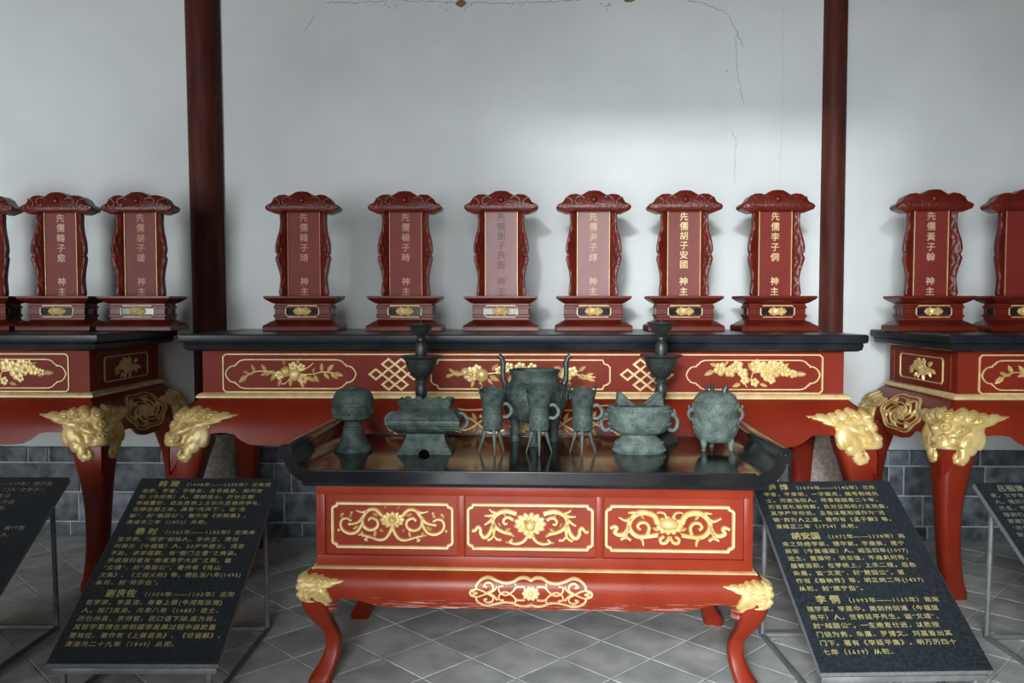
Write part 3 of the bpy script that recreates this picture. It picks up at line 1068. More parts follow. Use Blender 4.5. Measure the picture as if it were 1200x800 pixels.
G = 'row of spirit tablets along the altars'
ZT = 1.35
YT = 4.80
def tx(px, D=4.70):
    return (px - 622) * D / 970
specs = [
    # px centre, texts, panel, ink, gilt, label
    (-38, None, 'panel_red', 'gold_faint', 'gold_line', 'red spirit tablet farther along the shaded altar, past the bright-lettered one'),
    (57, ('先儒韓子愈', '神主'), 'panel_red', 'gold_pale', 'gold_line', 'red spirit tablet with clear gilt lettering on the altar with the shaded end'),
    (154, ('先儒胡子瑗', '神主'), 'panel_dusty', 'gold_faint', 'gold_line', 'dusty pink faced spirit tablet at the end of the altar beside the thick pillar'),
    (351, ('先儒韓子琦', '神主'), 'panel_red', 'gold_faint', 'gold_faint', 'dim red spirit tablet standing next to the thick pillar on the long altar'),
    (473, ('先儒楊子時', '神主'), 'panel_red', 'gold_faint', 'gold_pale', 'dim red spirit tablet behind the candlestick of the square vessel'),
    (587, ('先儒謝子良佐', '神主'), 'panel_sheen', 'ink_worn', 'gold_line', 'spirit tablet with a faded panel painted with a whitish sheen and nearly lost lettering'),
    (696, ('先儒尹子焞', '神主'), 'panel_sheen', 'gold_pale', 'gold_line', 'spirit tablet with a pale pink panel and scratchy pale lettering'),
    (803, ('先儒胡子安國', '神主'), 'panel_dusty', 'gold_line', 'gold_line', 'spirit tablet with pinkish panel and eight gilt characters, behind the tall candlestick'),
    (910, ('先儒李子侗', '神主'), 'panel_red', 'gold_line', 'gold_line', 'bright red spirit tablet with crisp gilt lettering next to the slender pillar'),
    (1092, ('先儒黃子榦', '神主'), 'panel_red', 'gold_pale', 'gold_line', 'dark red spirit tablet nearest the slender pillar on the end altar'),
    (1198, None, 'panel_red', 'gold_faint', 'gold_faint', 'shadowy spirit tablet with plain dark panel farther along the end altar'),
]
yaws = [0, 1, 0, 1.5, .5, -1, .5, -1, 1, -4, -2]
for (px, txt, pm, ink, gilt, label), yw in zip(specs, yaws):
    t = make_tablet(M[pm], M[ink], txt, gilt)
    t.location = (tx(px), YT, ZT)
    t.rotation_euler = (0, 0, R(yw))
    tag(t, label, 'spirit tablet', G)

# ------------------------------------------------------------------ offering table
OHX, OHY = .848, .36
OT = thing('offering_table', 'red offering table with three gilded panels and a black scroll-ended top', 'table', (.0145, 3.54, 0), R(-1.4))
O_BULGE = [(.27, .0), (.33, .032), (.37, .050), (.41, .055), (.445, .042), (.468, .016), (.9, .0)]
def o_bulge(z):
    return lerp_table(O_BULGE, z)
ob = MB().rect_loft([(-.014, .46), (-.014, .80)], -OHX, OHX, -OHY, OHY).build('frieze_box', M['red_chip'], OT)
# rails and stiles around three recessed panels
fr = MB()
F = face_maps(OHX, OHY, lambda v: -.014)
P = F['front']
y0 = -OHY
def rail(x0, x1, z0, z1, name):
    MB().box(x0, x1, -OHY, -OHY + .016, z0, z1, .003).build(name, M['red_chip'], OT)
rail(-OHX, OHX, .757, .80, 'rail')
rail(-OHX, OHX, .470, .518, 'rail')
xs = [-OHX, -.277, .262, OHX]
for k, (x0, x1) in enumerate(((-OHX, -OHX + .035), (-.292, -.262), (.247, .277), (OHX - .035, OHX))):
    rail(x0, x1, .516, .759, 'stile')
for sx in (-1, 1):
    MB().box(sx * OHX - (.016 if sx > 0 else 0), sx * OHX + (0 if sx > 0 else .016), -OHY + .016, OHY, .470, .518, .003).build('rail', M['red'], OT)
    MB().box(sx * OHX - (.016 if sx > 0 else 0), sx * OHX + (0 if sx > 0 else .016), -OHY + .016, OHY, .757, .80, .003).build('rail', M['red'], OT)
MB().rect_loft([(.004, .463), (.014, .464), (.017, .468), (.014, .472), (.006, .475), (.0, .476)], -OHX, OHX, -OHY, OHY).build('gilt_moulding', M['gold_line'], OT)

centers = [-.549, -.008, .532]
K = 2288.0
ZC = .634
for idx, (cx, w) in enumerate(zip(centers, (.474, .484, .488))):
    fr = MB().band(shift(notch_rect(w, .172, .020), cx, ZC), .0135, P, h=.009, closed=True).build('gilt_frame', M['gold_line'], OT)
    b = MB()
    if idx == 0:
        a = (597, 280, K, cx, ZC)
        stroke(b, [(690, 190), (740, 140), (800, 138), (845, 180), (868, 240), (845, 300), (790, 322), (740, 300), (726, 260), (745, 225), (790, 212), (812, 236)], *a, .014, .010, P)
        stroke(b, [(820, 148), (870, 160), (925, 146)], *a, .012, .004, P)
        stroke(b, [(862, 200), (890, 240), (930, 262), (985, 270)], *a, .013, .008, P)
        stroke(b, [(870, 270), (915, 338), (980, 356), (1040, 330), (1066, 280), (1052, 232), (1010, 218), (965, 240)], *a, .013, .008, P)
        stroke(b, [(600, 295), (622, 350), (660, 398), (720, 410), (800, 385), (890, 362)], *a, .014, .007, P)
        stroke(b, [(815, 390), (845, 405), (820, 420)], *a, .008, .006, P)
        for (x, y, r) in ((985, 272, .008), (1085, 326, .007), (1045, 178, .006), (965, 165, .006), (840, 412, .006), (900, 368, .005)):
            bud(b, x, y, r, *a, P)
        for (x, y, an, L) in ((1050, 220, 70, .022), (985, 215, 115, .026), (780, 170, 200, .03), (760, 390, 100, .032), (680, 340, 40, .02), (875, 330, 260, .03), (960, 320, 150, .03), (640, 128, 40, .018)):
            lf(b, x, y, an, L, *a, P)
        b.flower(cx, ZC + .022, .052, .035, P, .016, petals=12)
        b.dome(cx, ZC + .030, .016, .010, P, .026, seg=12)
    elif idx == 1:
        a = (620, 290, K, cx, ZC)
        stroke(b, [(740, 170), (840, 148), (920, 180), (952, 240), (920, 300), (850, 338), (785, 350)], *a, .018, .012, P)
        stroke(b, [(770, 225), (820, 202), (858, 230), (846, 262), (822, 256)], *a, .012, .008, P)
        stroke(b, [(925, 175), (975, 190), (1028, 188)], *a, .014, .005, P)
        stroke(b, [(925, 165), (965, 148), (985, 128)], *a, .011, .004, P)
        stroke(b, [(945, 210), (985, 245), (1028, 272)], *a, .015, .006, P)
        stroke(b, [(945, 260), (985, 355), (1030, 386), (1060, 350), (1062, 312), (1085, 292), (1112, 325), (1140, 325)], *a, .016, .011, P)
        stroke(b, [(945, 260), (940, 310), (945, 370)], *a, .020, .009, P)
        stroke(b, [(875, 405), (915, 400), (945, 370), (965, 395), (1000, 410)], *a, .009, .009, P)
        stroke(b, [(645, 375), (680, 420), (740, 440), (800, 425), (775, 398)], *a, .012, .008, P)
        for (x, y, an, L) in ((850, 335, 150, .03), (850, 165, 250, .02), (810, 345, 210, .03), (800, 428, 0, .02), (880, 290, 60, .022)):
            lf(b, x, y, an, L, *a, P)
        b.flower(cx, ZC + .012, .066, .048, P, .018, petals=13, core=.30)
        b.dome(cx, ZC + .008, .024, .026, P, .030, seg=14)
        for s in (-1, 1):
            b.leaf(cx + s * .004, ZC + .006, R(90 - s * 38), .038, .022, P, .03)
        b.dome(cx, ZC - .035, .020, .012, P, .016)
    else:
        a = (612, 285, 2218.0, cx, ZC)
        stroke(b, [(715, 240), (750, 170), (840, 146), (910, 172), (956, 240), (940, 310), (880, 355), (800, 352), (715, 340)], *a, .022, .015, P)
        stroke(b, [(800, 335), (788, 275), (815, 236), (860, 234), (886, 265), (862, 292)], *a, .014, .010, P)
        stroke(b, [(880, 160), (920, 145), (968, 148)], *a, .014, .005, P)
        stroke(b, [(940, 200), (990, 215), (1048, 186)], *a, .016, .005, P)
        stroke(b, [(950, 250), (990, 325), (1040, 342), (1082, 320), (1062, 285), (1080, 268), (1120, 285)], *a, .017, .011, P)
        stroke(b, [(960, 290), (985, 330), (985, 372)], *a, .018, .010, P)
        stroke(b, [(945, 385), (985, 362), (1030, 382)], *a, .011, .009, P)
        stroke(b, [(870, 355), (842, 390), (838, 432)], *a, .012, .006, P)
        stroke(b, [(612, 350), (640, 400), (680, 408), (692, 375), (660, 350)], *a, .013, .011, P)
        stroke(b, [(640, 190), (660, 150), (700, 140), (722, 150)], *a, .010, .006, P)
        for (x, y, an, L) in ((860, 160, 235, .028), (760, 345, 160, .03), (700, 300, 20, .03)):
            lf(b, x, y, an, L, *a, P)
        b.flower(cx, ZC + .012, .056, .038, P, .016, petals=11, core=.5)
        b.dome(cx - .004, ZC + .020, .040, .026, P, .030, seg=16, rings=4)
    b.build('scroll_carving', M['gold'], fr)

O_EDGE = [(.0, .27), (.06, .295), (.085, .335), (.11, .354), (.15, .359), (.19, .356), (.235, .338), (.28, .325), (.34, .322), (9, .322)]
for side in ('front', 'back', 'right', 'left'):
    apron(OHX, OHY, side, o_bulge, .468, lambda u: lerp_table(O_EDGE, u), .022, 'apron', M['red_chip'], OT)
O_OUT = [(0, .034), (.02, .036), (.05, .018), (.085, -.004), (.13, -.020), (.17, -.022), (.20, -.014), (.24, .010), (.28, .034), (.32, .050), (.37, .058), (.41, .055), (.445, .041), (.468, .015)]
O_WID = [(0, .085), (.02, .092), (.05, .082), (.08, .072), (.13, .062), (.20, .060), (.25, .074), (.29, .092), (.34, .106), (.38, .110), (.468, .07)]
for sx in (-1, 1):
    for sy in (-1, 1):
        corner_leg(OHX, OHY, sx, sy, O_OUT, O_WID, .468, M['red_leg'], OT, 30)
        if sy < 0:
            lion_mask(OHX, OHY, sx, sy, o_bulge, .300, .56, OT, M['gold'])
# long cartouche on the front apron
PB = face_maps(OHX, OHY, o_bulge)['front']
b = MB()
a = (597, 220, 2340.0, -.003, .395)
half = [(597, 110), (640, 92), (700, 95), (760, 122), (830, 130), (900, 115), (980, 92), (1050, 112), (1086, 150), (1090, 182), (1130, 196), (1146, 222)]
low = [(x, 440 - y) for x, y in half]
stroke(b, half, *a, .009, .009, PB, h=.006)
stroke(b, low, *a, .009, .009, PB, h=.006)
for f in (1, -1):
    m_ = lambda pts: [(x, 220 + f * (y - 220)) for x, y in pts]
    stroke(b, m_([(650, 158), (720, 158), (760, 200), (820, 236), (872, 212), (886, 165), (850, 152)]), *a, .0075, .006, PB, h=.006)
    stroke(b, m_([(905, 165), (935, 200), (985, 218), (1040, 195), (1088, 180)]), *a, .007, .006, PB, h=.006)
    stroke(b, m_([(985, 215), (938, 185), (945, 140), (990, 128), (1020, 155), (990, 165)]), *a, .008, .007, PB, h=.006)
    stroke(b, m_([(1090, 182), (1120, 205), (1075, 220)]), *a, .006, .006, PB, h=.006)
    for (x, y, r) in ((735, 140, .006), (735, 165, .006), (905, 160, .006), (1000, 160, .0065), (850, 152, .006)):
        bud(b, x, 220 + f * (y - 220), r, *a, PB, .008)
b.flower(-.003, .395, .036, .032, PB, .012, petals=10)
b.build('cartouche', M['gold_line'], OT)

# black top: flat board whose two ends roll upward into scrolls
MB().rect_loft([(.0, .796), (.034, .798), (.042, .806), (.044, .818), (.036, .822)], -OHX, OHX, -OHY, OHY).build('under_moulding', M['black'], OT)
prof = [(-.86, .820), (-.90, .828), (-.930, .848), (-.948, .880), (-.958, .912)]
thick = .040
TY0, TY1 = -.445, .445
def top_profile():
    """closed cross-section (x, z): flat board curving up into a rolled scroll at each end"""
    up = [(.0, .865), (.80, .865), (.845, .868), (.880, .880), (.900, .902), (.908, .930)]
    # scroll: outward roll
    cx, cz, r = .940, .938, .031
    sc = [(cx + r * math.cos(R(a)), cz + r * math.sin(R(a))) for a in range(170, -101, -22)]
    lo = [(.948, .905), (.938, .880), (.918, .852), (.892, .832), (.86, .822), (.0, .822)]
    return up + sc + lo
half = top_profile()
ring = half + [(-x, z) for x, z in reversed(half[1:-1])]
b = MB()
n = len(ring)
for y, d in ((TY0, .006), (TY0 + .008, 0), (TY1 - .008, 0), (TY1, .006)):
    for x, z in ring:
        b.v.append((x, y, z))
for r_ in range(3):
    for i in range(n):
        j = (i + 1) % n
        b.f.append((r_ * n + i, r_ * n + j, (r_ + 1) * n + j, (r_ + 1) * n + i))
b.f.append(tuple(range(n)))
b.f.append(tuple(3 * n + i for i in reversed(range(n))))
top = b.build('table_top', M['black_top'], OT)
for s in (-1, 1):
    for yy in (TY0 - .0005, TY1 + .0005):
        spi = [(s * (.940 + (.026 - .021 * k / 30) * math.cos(k * .45)), .938 + (.026 - .021 * k / 30) * math.sin(k * .45)) for k in range(31)]
        sg = -1 if yy < 0 else 1
        MB().band(spi, .006, lambda u, v, h: (u, yy + sg * h, v), h=.006).build('scroll_end', M['black'], top)
# low raised edge along front and back of the top
for yy in (TY0 + .012, TY1 - .012):
    MB().box(-.84, .84, yy - .011, yy + .011, .862, .870, .003).build('edge_bead', M['black'], top)

# ------------------------------------------------------------------ bronze vessels on the table
ZV = .865
def vx(px, D):
    return (px - 622) * D / 970
def ringband(b, r, z, w=.004, h=.003, sx=1, sy=1, c=(0, 0, 0), seg=36):
    b.lathe([(r - .004, z - w), (r + h, z - w * .5), (r + h, z + w * .5), (r - .004, z + w)], c, seg, sx, sy, cap=False)
def studs(b, r, z, n, rad, sx=1, sy=1):
    for k in range(n):
        a = 2 * PI * k / n
        b.ell((r * sx * math.cos(a), r * sy * math.sin(a), z), (rad, rad, rad), 6, 4)
def zigzag(b, r0, z0, r1, z1, n, rad, sx=1, sy=1):
    pts = []
    for k in range(2 * n):
        a = PI * k / n
        r_, z_ = (r0, z0) if k % 2 else (r1, z1)
        pts.append((r_ * sx * math.cos(a), r_ * sy * math.sin(a), z_))
    b.tube(pts, rad, 5, closed=True)

# covered stem bowl
D = 3.55
t = thing('covered_stem_bowl', 'bronze stem bowl with domed lid, standing by the table scroll', 'vessel', (vx(411, D), D + .02, ZV))
MB().lathe([(.080, 0), (.082, .008), (.079, .018), (.071, .024), (.062, .036), (.050, .070), (.043, .092), (.042, .096), (.046, .100), (.046, .106), (.038, .110), (.038, .128), (.045, .136)], seg=40).build('stem_foot', M['bronze'], t)
b = MB().lathe([(.045, .134), (.072, .138), (.085, .146), (.088, .158), (.088, .196), (.086, .198)], seg=40)
ringband(b, .088, .163); ringband(b, .088, .190)
zigzag(b, .0895, .167, .0895, .186, 22, .0022)
b.build('bowl', M['bronze'], t)
b = MB().lathe([(.089, .199), (.090, .204), (.089, .222), (.084, .242), (.074, .258), (.060, .268), (.040, .273), (.026, .274), (.024, .279), (.010, .281)], seg=40)
ringband(b, .090, .216); ringband(b, .067, .263, .003)
b.build('lid', M['bronze'], t)

# square (rectangular) vessel
D = 3.55
t = thing('square_vessel', 'rectangular bronze vessel with petalled rim and flared foot', 'vessel', (vx(499, D), D, ZV), R(-1))
# hollow flared foot with an arched notch cut in front and back
for sy in (-1, 1):
    out = [(-.116, 0), (-.024, 0)] + [(-.024 * math.cos(PI * k / 8), .022 * math.sin(PI * k / 8)) for k in range(1, 8)] + [(.024, 0), (.116, 0), (.116, .010), (.106, .022), (.092, .045), (.084, .066), (-.084, .066), (-.092, .045), (-.106, .022), (-.116, .010)]
    def PFT(u, v, h, sy=sy):
        d = lerp_table([(0, .078), (.010, .078), (.022, .068), (.045, .054), (.066, .046)], v)
        return (u, sy * (d + h), v)
    MB().poly(out if sy < 0 else out[::-1], -.006, 0, PFT).build('foot_wall', M['bronze'], t)
for sx in (-1, 1):
    prf = [(.116, 0), (.116, .010), (.106, .022), (.092, .045), (.084, .066)]
    dep = [.077, .077, .067, .053, .045]
    b = MB()
    for (xx, zz), dd in zip(prf, dep):
        b.v += [(sx * xx, -dd, zz), (sx * xx, dd, zz), (sx * (xx - .006), dd, zz), (sx * (xx - .006), -dd, zz)]
    for k in range(4):
        for q in range(4):
            b.f.append((k * 4 + q, k * 4 + (q + 1) % 4, k * 4 + 4 + (q + 1) % 4, k * 4 + 4 + q))
    b.f += [(0, 1, 2, 3), (16, 17, 18, 19)]
    b.build('foot_wall', M['bronze'], t)
MB().rect_loft([(0, .064), (0, .084)], -.082, .082, -.044, .044).build('neck', M['bronze'], t)
b = MB().rect_loft([(-.06, .080), (-.034, .082), (-.006, .088), (.014, .098), (.028, .110), (.035, .122), (.037, .130), (.034, .134)], -.116, .116, -.066, .066)
b.build('body', M['bronze'], t)
b = MB().rect_loft([(.036, .134), (.038, .140), (.035, .150), (.026, .164), (.012, .178), (-.004, .189), (-.014, .195), (-.018, .199)], -.116, .116, -.066, .066)
for z, o in ((.126, .037), (.150, .036)):
    b.rect_loft([(o - .004, z - .003), (o + .002, z), (o - .004, z + .003)], -.116, .116, -.066, .066, cap=False)
for k in range(18):
    b.ell((-.138 + .276 * k / 17, -.066 - .034, .137), (.006, .004, .005), 6, 4)
lid = b.build('lid', M['bronze'], t)
# flaring rim cut into petals
b = MB()
hx_, hy_ = .104, .054
per = []
N_ = 56
def rimpt(f):
    f = (f % 1) * 4
    k, q = int(f), f - int(f)
    c = [(-1, -1), (1, -1), (1, 1), (-1, 1)]
    a_, b_ = c[k], c[(k + 1) % 4]
    return (a_[0] + (b_[0] - a_[0]) * q, a_[1] + (b_[1] - a_[1]) * q, q)
for i in range(N_ * 2):
    x, y, q = rimpt(i / (N_ * 2))
    npet = 5 if abs(y) > .999 else 3
    cut = abs(math.sin(PI * npet * q)) ** .6
    for o, z in ((-.004, .192), (.002, .205), (.010, .214 + .020 * cut), (.005, .214 + .020 * cut), (-.004, .205)):
        b.v.append((x * (hx_ + o), y * (hy_ + o), z))
for i in range(N_ * 2):
    for j in range(4):
        a_, c_ = i * 5 + j, ((i + 1) % (N_ * 2)) * 5 + j
        b.f.append((a_, c_, c_ + 1, a_ + 1))
b.build('petal_rim', M['bronze'], t)
for s in (-1, 1):
    pts = smooth_curve([(s * .140, 0, .168), (s * .160, 0, .164), (s * .178, 0, .140), (s * .170, 0, .112), (s * .146, 0, .104)], 5)
    MB().tube(pts, .007, 8).build('handle', M['bronze_light'], t)

# candlesticks
def candlestick(px, D, label, m, dz):
    t = thing('candlestick', label, 'candlestick', (vx(px, D), D, ZV), 0, 'pair of bronze candlesticks')
    prof = [(.082, 0), (.084, .010), (.078, .020), (.060, .032), (.036, .070), (.026, .110), (.030, .118), (.022, .128), (.020, .180), (.026, .196), (.029, .216), (.025, .236), (.020, .246), (.030, .250), (.031, .258), (.024, .264), (.028, .270)]
    MB().lathe([(r, z * (1 + dz)) for r, z in prof], seg=32).build('stem', m, t)
    z1 = .268 * (1 + dz)
    MB().lathe([(.030, z1), (.044, z1 + .016), (.060, z1 + .036), (.070, z1 + .060), (.075, z1 + .084), (.078, z1 + .092), (.096, z1 + .099), (.099, z1 + .103), (.097, z1 + .107), (.080, z1 + .103), (.024, z1 + .098)], seg=40).build('drip_pan', m, t)
    MB().lathe([(.024, z1 + .096), (.026, z1 + .110), (.029, z1 + .130), (.028, z1 + .152), (.020, z1 + .166), (.018, z1 + .172), (.024, z1 + .178), (.024, z1 + .186), (.018, z1 + .192), (.028, z1 + .204)], seg=28).build('upper_stem', m, t)
    MB().lathe([(.026, z1 + .202), (.040, z1 + .212), (.050, z1 + .232), (.056, z1 + .246), (.065, z1 + .252), (.066, z1 + .257), (.060, z1 + .258), (.044, z1 + .236), (.010, z1 + .230)], seg=36).build('candle_cup', m, t)
    MB().lathe([(.005, z1 + .226), (.004, z1 + .262), (.0015, z1 + .285)], seg=8).build('pricket', m, t)
candlestick(493, 3.84, 'dark bronze candlestick rising behind the square vessel', M['bronze_dark'], 0.09)
candlestick(774.5, 3.84, 'dark bronze candlestick rising behind the oval vessel', M['bronze_dark'], 0.11)

# three tripod wine cups
def wine_cup(px, D, label, rz):
    t = thing('tripod_wine_cup', label, 'wine cup', (vx(px, D), D, ZV), R(rz), 'tripod wine cups in front of the cauldron')
    b = MB()
    prof = [(.010, .094), (.032, .096), (.042, .104), (.044, .118), (.0435, .150), (.0425, .190), (.0435, .200)]
    b.lathe(prof, seg=32)
    for z in (.148, .172, .196):
        ringband(b, .043, z, .003, .002, seg=32)
    b.build('body', M['bronze'], t)
    # flaring mouth drawn out to spout and tail along the local y axis
    b = MB()
    seg = 40
    def ringp(sx, sy, z, lift):
        return [(sx * math.cos(2 * PI * k / seg), sy * math.sin(2 * PI * k / seg), z + lift * (max(0, math.sin(2 * PI * k / seg)) ** 2 - .25 * max(0, -math.sin(2 * PI * k / seg)) ** 2)) for k in range(seg)]
    rings = [ringp(.0425, .0425, .198, 0), ringp(.049, .054, .222, .002), ringp(.053, .062, .246, .008), ringp(.057, .074, .264, .018), ringp(.0545, .071, .265, .018), ringp(.050, .058, .244, .006), ringp(.040, .048, .222, 0), ringp(.036, .036, .205, 0)]
    for r_ in rings:
        b.v += r_
    for i in range(len(rings) - 1):
        for j in range(seg):
            a_, c_ = i * seg + j, i * seg + (j + 1) % seg
            b.f.append((a_, c_, c_ + seg, a_ + seg))
    b.f.append(tuple((len(rings) - 1) * seg + j for j in range(seg)))
    b.build('mouth', M['bronze'], t)
    for s in (-1, 1):
        b = MB().tube([(s * .054, .008, .256), (s * .054, .008, .284)], .0035, 8)
        b.lathe([(.004, .282), (.0075, .286), (.006, .293), (.001, .297)], (s * .054, .008, 0), 10)
        b.build('rim_post', M['bronze_dark'], t)
    hp = smooth_curve([(.040, 0, .206), (.062, 0, .210), (.080, 0, .192), (.080, 0, .170), (.064, 0, .154), (.040, 0, .156)], 5)
    MB().tube(hp, .0075, 8, flat=.8).build('handle', M['bronze_light'], t)
    for a in (-90, 30, 150):
        c, s = math.cos(R(a)), math.sin(R(a))
        pts = [(r * c, r * s, z) for r, z in ((.028, .110), (.036, .085), (.046, .050), (.057, .020), (.064, .0))]
        MB().tube(pts, [.012, .0115, .009, .006, .0035], 8, flat=.7).build('leg', M['bronze_light'], t)
wine_cup(577, 3.53, 'bronze tripod wine cup with curled handle, nearest the square vessel', 12)
wine_cup(632, 3.51, 'bronze tripod wine cup with curled handle, squarely in front of the cauldron', 0)
wine_cup(683, 3.51, 'bronze tripod wine cup with curled handle, nearest the oval vessel', -6)

# tripod cauldron
D = 3.80
t = thing('cauldron', 'large bronze tripod cauldron with tall curved ears behind the wine cups', 'cauldron', (vx(626.5, D), D, ZV))
b = MB().lathe([(.02, .095), (.06, .098), (.10, .112), (.132, .142), (.150, .180), (.156, .220), (.150, .250), (.132, .272), (.112, .282), (.108, .290), (.109, .318), (.116, .328), (.119, .334), (.116, .338), (.104, .334), (.100, .310), (.100, .290), (.12, .26), (.12, .18), (.03, .13)], seg=48)
ringband(b, .156, .200, .004, seg=48); ringband(b, .149, .256, .004, seg=48)
for k in range(20):
    a = 2 * PI * k / 20
    pts = [((.157) * math.cos(a + .09 * math.cos(q * .7)), .157 * math.sin(a + .09 * math.cos(q * .7)), .228 + .017 * math.sin(q * .7) - .001 * q) for q in range(8)]
    b.tube(pts, .0032, 5)
b.build('body', M['bronze'], t)
for s in (-1, 1):
    pts = smooth_curve([(s * .128, 0, .262), (s * .142, 0, .288), (s * .146, 0, .325), (s * .144, 0, .362), (s * .152, 0, .390), (s * .166, 0, .402)], 6)
    MB().tube(pts, .012, 10, flat=.75).build('ear', M['bronze_dark'], t)
for a in (-90, 30, 150):
    c, s = math.cos(R(a)), math.sin(R(a))
    pts = [(r * c, r * s, z) for r, z in ((.095, .150), (.108, .105), (.106, .060), (.106, .025), (.108, .0))]
    MB().tube(pts, [.032, .027, .020, .019, .025], 12).build('leg', M['bronze'], t)

# oval vessel with crossed crest on its lid
D = 3.56
t = thing('oval_vessel', 'oval bronze vessel with looped side handles and pointed crests on top', 'vessel', (vx(749.5, D), D, ZV))
b = MB().lathe([(.108, 0), (.113, .006), (.113, .020), (.104, .040), (.088, .060), (.076, .070), (.074, .080)], seg=48, sy=.72)
studs(b, .112, .014, 44, .0045, 1, .72)
studs(b, .101, .044, 38, .0045, 1, .72)
b.build('foot', M['bronze_light'], t)
b = MB().lathe([(.060, .078), (.092, .082), (.116, .094), (.129, .112), (.134, .135), (.134, .188), (.136, .196), (.130, .204), (.118, .206), (.10, .204), (.04, .203)], seg=48, sy=.72)
for z in (.118, .142, .168, .195):
    ringband(b, .133, z, .003, .0025, 1, .72, seg=48)
studs(b, .136, .182, 40, .005, 1, .72)
studs(b, .133, .126, 40, .005, 1, .72)
b.build('body', M['bronze_light'], t)
for s in (-1, 1):
    for yy in (-.030, .036):
        P = lambda u, v, h: (u, yy - h, v)
        out = [(s * .018, .202), (s * .060, .204), (s * .100, .204), (s * .094, .262), (s * .078, .258), (s * .048, .232)]
        MB().poly(out if s > 0 else out[::-1], -.005, .005, P, .002).build('crest', M['bronze'], t)
    pts = smooth_curve([(s * .128, 0, .160), (s * .148, 0, .158), (s * .163, 0, .138), (s * .160, 0, .108), (s * .144, 0, .094), (s * .124, 0, .102)], 5)
    h_ = MB().tube(pts, .0085, 8)
    h_.ell((s * .146, 0, .164), (.016, .014, .013), 10, 6)
    h_.ell((s * .150, -.008, .178), (.005, .004, .009), 6, 4)
    h_.ell((s * .150, .008, .178), (.005, .004, .009), 6, 4)
    h_.build('handle', M['bronze_light'], t)

# lidded egg-shaped pot on three feet
D = 3.62
t = thing('lidded_tripod_pot', 'round lidded bronze pot on three small feet by the lit scroll', 'vessel', (vx(838.5, D), D, ZV))
b = MB().lathe([(.02, .036), (.058, .038), (.076, .046), (.087, .066), (.094, .092), (.097, .120), (.097, .160)], seg=44)
for z, r_ in ((.075, .0900), (.110, .0960), (.152, .0975)):
    ringband(b, r_, z, .003, .002, seg=44)
zigzag(b, .0900, .080, .0960, .104, 18, .0024)
zigzag(b, .0975, .116, .0975, .146, 18, .0026)
b.build('body', M['bronze_light'], t)
b = MB().lathe([(.097, .160), (.099, .164), (.098, .180), (.096, .208), (.090, .228), (.080, .243), (.064, .254), (.050, .258), (.020, .260)], seg=44)
for z, r_ in ((.172, .0990), (.212, .0950)):
    ringband(b, r_, z, .003, .002, seg=44)
zigzag(b, .0945, .217, .078, .245, 12, .0024)
zigzag(b, .0990, .178, .0970, .206, 20, .0022)
lid = b.build('lid', M['bronze_light'], t)
for a, f in ((-50, 1.35), (95, 1), (205, .7)):
    c, s = math.cos(R(a)), math.sin(R(a))
    MB().tube([(.045 * c, .045 * s, .246), (.052 * c, .052 * s, .276), (.058 * c, .058 * s, .292)], [.011 * f, .010 * f, .003], 8).build('finial', M['bronze_dark'], lid)
for s in (-1, 1):
    b = MB().tube(smooth_curve([(s * .090, 0, .172), (s * .112, 0, .172), (s * .118, 0, .156), (s * .108, 0, .136), (s * .092, 0, .134)], 4), .0075, 8)
    b.ell((s * .106, 0, .178), (.015, .013, .012), 10, 6)
    b.ell((s * .116, 0, .190), (.006, .005, .009), 6, 4)
    b.build('animal_handle', M['bronze_light'], t)
for a in (-145, -35, 90):
    c, s = math.cos(R(a)), math.sin(R(a))
    MB().tube([(.062 * c, .062 * s, .060), (.072 * c, .072 * s, .040), (.070 * c, .070 * s, .018), (.074 * c, .074 * s, .0)], [.021, .016, .010, .009], 10).build('foot', M['bronze_light'], t)

